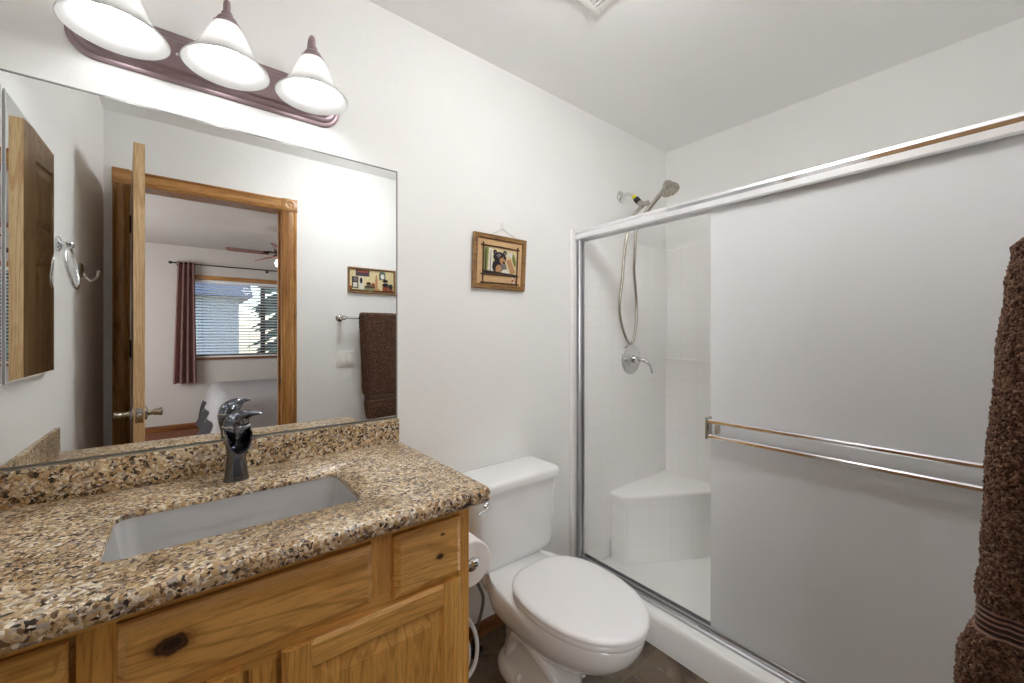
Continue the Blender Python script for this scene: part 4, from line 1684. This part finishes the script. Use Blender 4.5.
lathe(bm, [(.0001, -.022), (.014, -.020), (.022, -.010), (.030, .006), (.042, .022), (.047, .034), (.047, .042), (.043, .045), (.041, .042), (.018, .042), (.016, .045), (.0001, .045)], h1, fd, 32)
for k in range(12):
    a = 2 * PI * k / 12
    s1, u1, _ = frame_of(fd)
    c = h1 + fd * .042 + (s1 * math.cos(a) + u1 * math.sin(a)) * .030
    lathe(bm, [(.003, 0), (.002, .004), (.0001, .0045)], c, fd, 8)
obj('spray_head', fix(bm), M['nickel'], hs)
bm = nb()
hp = spline([h0 - hd * .028, h0 - hd * .06 + Vector((.004, -.0, -.02)), Vector((1.938, -.112, 1.86)), Vector((1.952, -.095, 1.74)), Vector((1.982, -.07, 1.63)), Vector((2.040, -.045, 1.47)), Vector((2.036, -.042, 1.32)),
             Vector((1.996, -.038, 1.228)), Vector((1.930, -.040, 1.29)), Vector((1.880, -.045, 1.42)), Vector((1.876, -.065, 1.58)), Vector((1.878, -.09, 1.80)), Vector((1.922, -.112, 1.94)), b0 + d * .036], 10)
tube(bm, hp, .0082, 12)
obj('hose', fix(bm), M['nickel'], hs)

# shower valve
sv = thing('shower_valve', 'round chrome shower valve with lever below the hose loop', 'shower valve', (2.03, -.012, 1.138))
bm = nb()
lathe(bm, [(.089, 0), (.089, .003), (.084, .007), (.070, .010), (.058, .0085), (.044, .012), (.030, .020), (.024, .022)], (2.03, -.012, 1.138), (0, -1, 0), 40)
obj('escutcheon', fix(bm), M['chrome'], sv)
bm = nb()
lathe(bm, [(.024, .02), (.024, .040), (.020, .044), (.020, .062), (.016, .070), (.0001, .074)], (2.03, -.012, 1.138), (0, -1, 0), 24)
obj('hub', fix(bm), M['chrome'], sv)
bm = nb()
p = spline([(2.03, -.065, 1.138), (2.036, -.095, 1.134), (2.050, -.118, 1.118), (2.062, -.128, 1.085), (2.066, -.130, 1.062)], 6)
tube(bm, p, [.012 - .005 * i / (len(p) - 1) for i in range(len(p))], 14)
obj('lever', fix(bm), M['chrome'], sv)

# ------------------------------------------------------------------ door wall: switch, little picture, towel bar and towel
swp = thing('light_switch', 'white double rocker light switch left of the brown towel in the mirror', 'light switch', (.875, YD, 1.107))
bm = nb()
loft(bm, [[(x, y, z) for x, z in rrect(.875, 1.107, .118 - 2 * i_, .118 - 2 * i_, .006, 4)] for i_, y in ((0, YD + .0003), (0, YD + .004), (.003, YD + .006))])
obj('cover_plate', fix(bm), M['white_plastic'], swp)
for x in (.852, .898):
    bm = nb()
    box(bm, x - .0165, x + .0165, YD + .0055, YD + .0085, 1.107 - .033, 1.107 + .033, .001, rot=Matrix.Rotation(math.radians(3), 3, 'X'), piv=Vector((x, YD + .007, 1.107)))
    obj('rocker', bm, M['white_plastic'], swp)

p2 = thing('shelf_picture', 'wide framed folk picture of a shelf above the brown towel in the mirror', 'picture', (1.065, YD, 1.585))
qx0, qx1, qz0, qz1 = .890, 1.240, 1.582, 1.766
bm = nb()
prof = [(0, 0), (0, .020), (.005, .022), (.012, .016), (.012, 0)]
rings = []
for cx, cz, sx, sz in ((qx0, qz0, 1, 1), (qx1, qz0, -1, 1), (qx1, qz1, -1, -1), (qx0, qz1, 1, -1)):
    rings.append([(cx + sx * i_, YD + .0005 + dd, cz + sz * i_) for i_, dd in prof])
rings.append(rings[0])
loft(bm, rings, False, False)
bmesh.ops.remove_doubles(bm, verts=bm.verts, dist=1e-6)
obj('frame', fix(bm), M['frame_wood'], p2, smooth=False)
bm = nb()
box(bm, qx0 + .006, qx1 - .006, YD + .0005, YD + .006, qz0 + .006, qz1 - .006, mi=0)
qw, qh = qx1 - qx0 - .02, qz1 - qz0 - .02


def G(u, v): return (qx0 + .01 + u * qw, qz0 + .01 + v * qh)


def rectp(u0, u1, v0, v1): return [G(u0, v0), G(u1, v0), G(u1, v1), G(u0, v1)]


def EG(u, v, a, b, n=14): return ell(qx0 + .01 + u * qw, qz0 + .01 + v * qh, a * qw, b * qh, n)


items = [(rectp(0, 1, 0, .10), 1), (rectp(.14, .44, .70, .97), 2), (rectp(.17, .40, .86, .93), 6), (rectp(.06, .19, .16, .66), 3), (rectp(.09, .17, .45, .62), 4), (rectp(.08, .17, .2, .4), 5),
         (rectp(.21, .30, .10, .68), 5), (EG(.255, .5, .03, .14), 3), (EG(.45, .20, .12, .16), 7), (rectp(.34, .56, .20, .28), 1), (EG(.42, .38, .05, .08), 1), (EG(.52, .34, .04, .08), 6),
         (rectp(.575, .625, .12, .62), 8), (EG(.60, .66, .014, .16), 8), (rectp(.53, .67, .10, .18), 8), (rectp(.66, .80, .60, .86), 9), (EG(.73, .86, .065, .10), 9), (EG(.73, .74, .045, .12), 5),
         (rectp(.74, .86, .10, .28), 6), (EG(.80, .36, .07, .09), 3), (EG(.80, .55, .06, .06), 3), (rectp(.88, .97, .10, .20), 6), (EG(.92, .30, .05, .12), 3), (rectp(.0, .05, .10, .24), 6)]
for k, (pts, mi) in enumerate(items):
    y1 = YD + .008 + .00025 * k
    loft(bm, [[(x, YD + .005, z) for x, z in pts], [(x, y1, z) for x, z in pts]], mi=mi)
obj('shelf_scene', fix(bm), [M['pic_cream'], M['pic_brown'], M['pic_plum'], M['pic_black'], M['pic_grey'], M['pic_white'], M['pic_red'], M['pic_sage'], M['pic_tan'], M['pic_teal']], p2, smooth=False)

TBY, TBZ = -1.480, 1.398
tb = thing('towel_bar', 'chrome towel bar on the wall by the doorway behind the towel', 'towel bar', (1.15, YD, TBZ))
for x in (.835, 1.445):
    bm = nb()
    lathe(bm, [(.026, 0), (.026, .005), (.020, .011), (.013, .015), (.011, .030), (.012, .070), (.017, .075), (.018, .092), (.018, .104), (.012, .110), (.0001, .111)], (x, YD, TBZ), (0, 1, 0), 24)
    obj('post', fix(bm), M['chrome'], tb)
bm = nb()
tube(bm, [(.835, TBY, TBZ), (1.445, TBY, TBZ)], .0085, 16)
obj('rail', fix(bm), M['chrome'], tb)

# thick folded terry towel; centre line, half thickness and left edge vary with height
tw = thing('bath_towel', 'thick brown terry towel with a ribbed band hanging on the towel bar', 'towel', (1.15, TBY, .70))


def towel_section(z):
    """(y centre, half thickness, x left, x right)"""
    ctrl = [(1.438, -1.474, .006, .955, 1.33), (1.434, -1.472, .024, .948, 1.335), (1.416, -1.470, .038, .943, 1.34), (1.36, -1.468, .044, .942, 1.34), (1.25, -1.463, .049, .945, 1.335), (1.05, -1.453, .049, .950, 1.33),
            (.93, -1.447, .049, .955, 1.325), (.872, -1.437, .046, .957, 1.32), (.860, -1.430, .0345, .962, 1.315), (.822, -1.428, .0335, .963, 1.315), (.812, -1.424, .040, .958, 1.318), (.77, -1.416, .044, .960, 1.32), (.712, -1.408, .039, .966, 1.315), (.695, -1.408, .026, .972, 1.31)]
    if z >= ctrl[0][0]: return ctrl[0][1:]
    for a, b in zip(ctrl, ctrl[1:]):
        if z >= b[0]:
            f = (a[0] - z) / (a[0] - b[0])
            f = f * f * (3 - 2 * f)
            return tuple(p + (q - p) * f for p, q in zip(a[1:], b[1:]))
    return ctrl[-1][1:]


def towel_mesh(z0, z1, dz, fuzz, seed, step=.0034):
    rings = []
    nz = max(3, int((z1 - z0) / dz))
    nper = int(2 * (.385 + .085) / step)
    for i in range(nz + 1):
        z = z1 - (z1 - z0) * i / nz
        yc, h, xa, xb = towel_section(z)
        ring = []
        straight = (xb - xa) - 2 * h
        cap = PI * h
        tot = 2 * straight + 2 * cap
        for k in range(nper):
            s_ = tot * k / nper
            if s_ < straight:
                p_ = Vector((xa + h + s_, yc + h, 0)); n_ = Vector((0, 1, 0))
            elif s_ < straight + cap:
                a = PI / 2 - (s_ - straight) / h
                n_ = Vector((math.cos(a), math.sin(a), 0)); p_ = Vector((xb - h, yc, 0)) + n_ * h
            elif s_ < 2 * straight + cap:
                p_ = Vector((xb - h - (s_ - straight - cap), yc - h, 0)); n_ = Vector((0, -1, 0))
            else:
                a = -PI / 2 - (s_ - 2 * straight - cap) / h
                n_ = Vector((math.cos(a), math.sin(a), 0)); p_ = Vector((xa + h, yc, 0)) + n_ * h
            q = Vector((p_.x, p_.y, z))
            soft = .004 * noise.noise(Vector((q.x * 9, q.y * 14, z * 7 + seed)))
            # crease where the folded layers meet, on the rounded end
            cr = math.exp(-((p_.y - yc) / .008) ** 2) * (.006 if p_.x < xa + h else 0)
            fz = 0
            if fuzz:
                fz = fuzz * (noise.noise(q * 230) + .6 * noise.noise(q * 400 + Vector((5, 2, 1))))
            q2 = q + n_ * (soft - cr + fz)
            q2.y -= max(0.0, q2.x - .975) * .14 * min(1.0, max(0.0, (1.40 - z) / .25))
            ring.append(q2)
        rings.append(ring)
    return rings


bm = nb()
loft(bm, towel_mesh(.857, 1.438, .0026, .0036, 0, .0026))
obj('upper_terry', fix(bm), M['terry'], tw, angle=180)
bm = nb()
loft(bm, towel_mesh(.695, .823, .0026, .0036, 3, .0026))
obj('lower_terry', fix(bm), M['terry'], tw, angle=180)
bm = nb()
rings = towel_mesh(.818, .862, .0012, 0, 1, .006)
for r in rings:
    z = r[0].z
    rib = math.sin((z - .818) / .044 * 2 * PI * 5.0)
    yc = towel_section(z)[0]
    for k, q in enumerate(r):
        cx_ = min(max(q.x, .99), 1.28)
        c = Vector((cx_, yc - max(0.0, cx_ - .975) * .14, z))
        dd = (q - c)
        if dd.length > 1e-6:
            r[k] = q + dd.normalized() * (.0012 * rib)
loft(bm, rings)
bm.faces.ensure_lookup_table()
for f in bm.faces:
    z = f.calc_center_median().z
    if math.sin((z - .818) / .044 * 2 * PI * 5.0) > .35:
        f.material_index = 1
o = obj('ribbed_band', fix(bm), [M['terry_band'], M['terry_band_light']], tw)
o['label'] = 'dark woven band with lighter ribs'

# ------------------------------------------------------------------ added fill lamp, mushroom-shaped, out of view over the middle of the floor
LX, LY = .86, -.90
cl = thing('added_fill_lamp', 'added mushroom-shaped fill lamp, out of view on the bathroom ceiling', 'added fill lamp', (LX, LY, ZC))
bm = nb()
lathe(bm, [(.085, .0005), (.088, .008), (.080, .020), (.070, .026), (.070, .034)], (LX, LY, ZC), (0, 0, -1), 40)
obj('canopy', fix(bm), M['nickel'], cl)
bm = nb()
lathe(bm, [(.068, .030), (.085, .036), (.130, .052), (.155, .078), (.160, .100), (.150, .128), (.115, .154), (.06, .168), (.0001, .172)], (LX, LY, ZC), (0, 0, -1), 40)
obj('globe', fix(bm), M['fill_dome'], cl)

# ------------------------------------------------------------------ ceiling vent
cv = thing('ceiling_vent', 'white louvred vent grille in the ceiling above the toilet', 'vent', (1.05, -.62, ZC))
vx0, vx1, vy0, vy1 = .915, 1.175, -.765, -.469
bm = nb()
for a in ((vx0, vx1, vy0, vy0 + .022), (vx0, vx1, vy1 - .022, vy1), (vx0, vx0 + .022, vy0 + .022, vy1 - .022), (vx1 - .022, vx1, vy0 + .022, vy1 - .022)):
    box(bm, *a, ZC - .012, ZC - .0005, .002)
obj('frame', bm, M['white_plastic'], cv)
bm = nb()
k = vx0 + .03
while k < vx1 - .028:
    box(bm, k, k + .0105, vy0 + .02, vy1 - .02, ZC - .0115, ZC - .006)
    k += .0165
obj('louvres', bm, M['white_plastic'], cv, smooth=False)
bm = nb()
box(bm, vx0 + .015, vx1 - .015, vy0 + .015, vy1 - .015, ZC - .004, ZC - .0008)
obj('backing', bm, M['black'], cv, smooth=False)
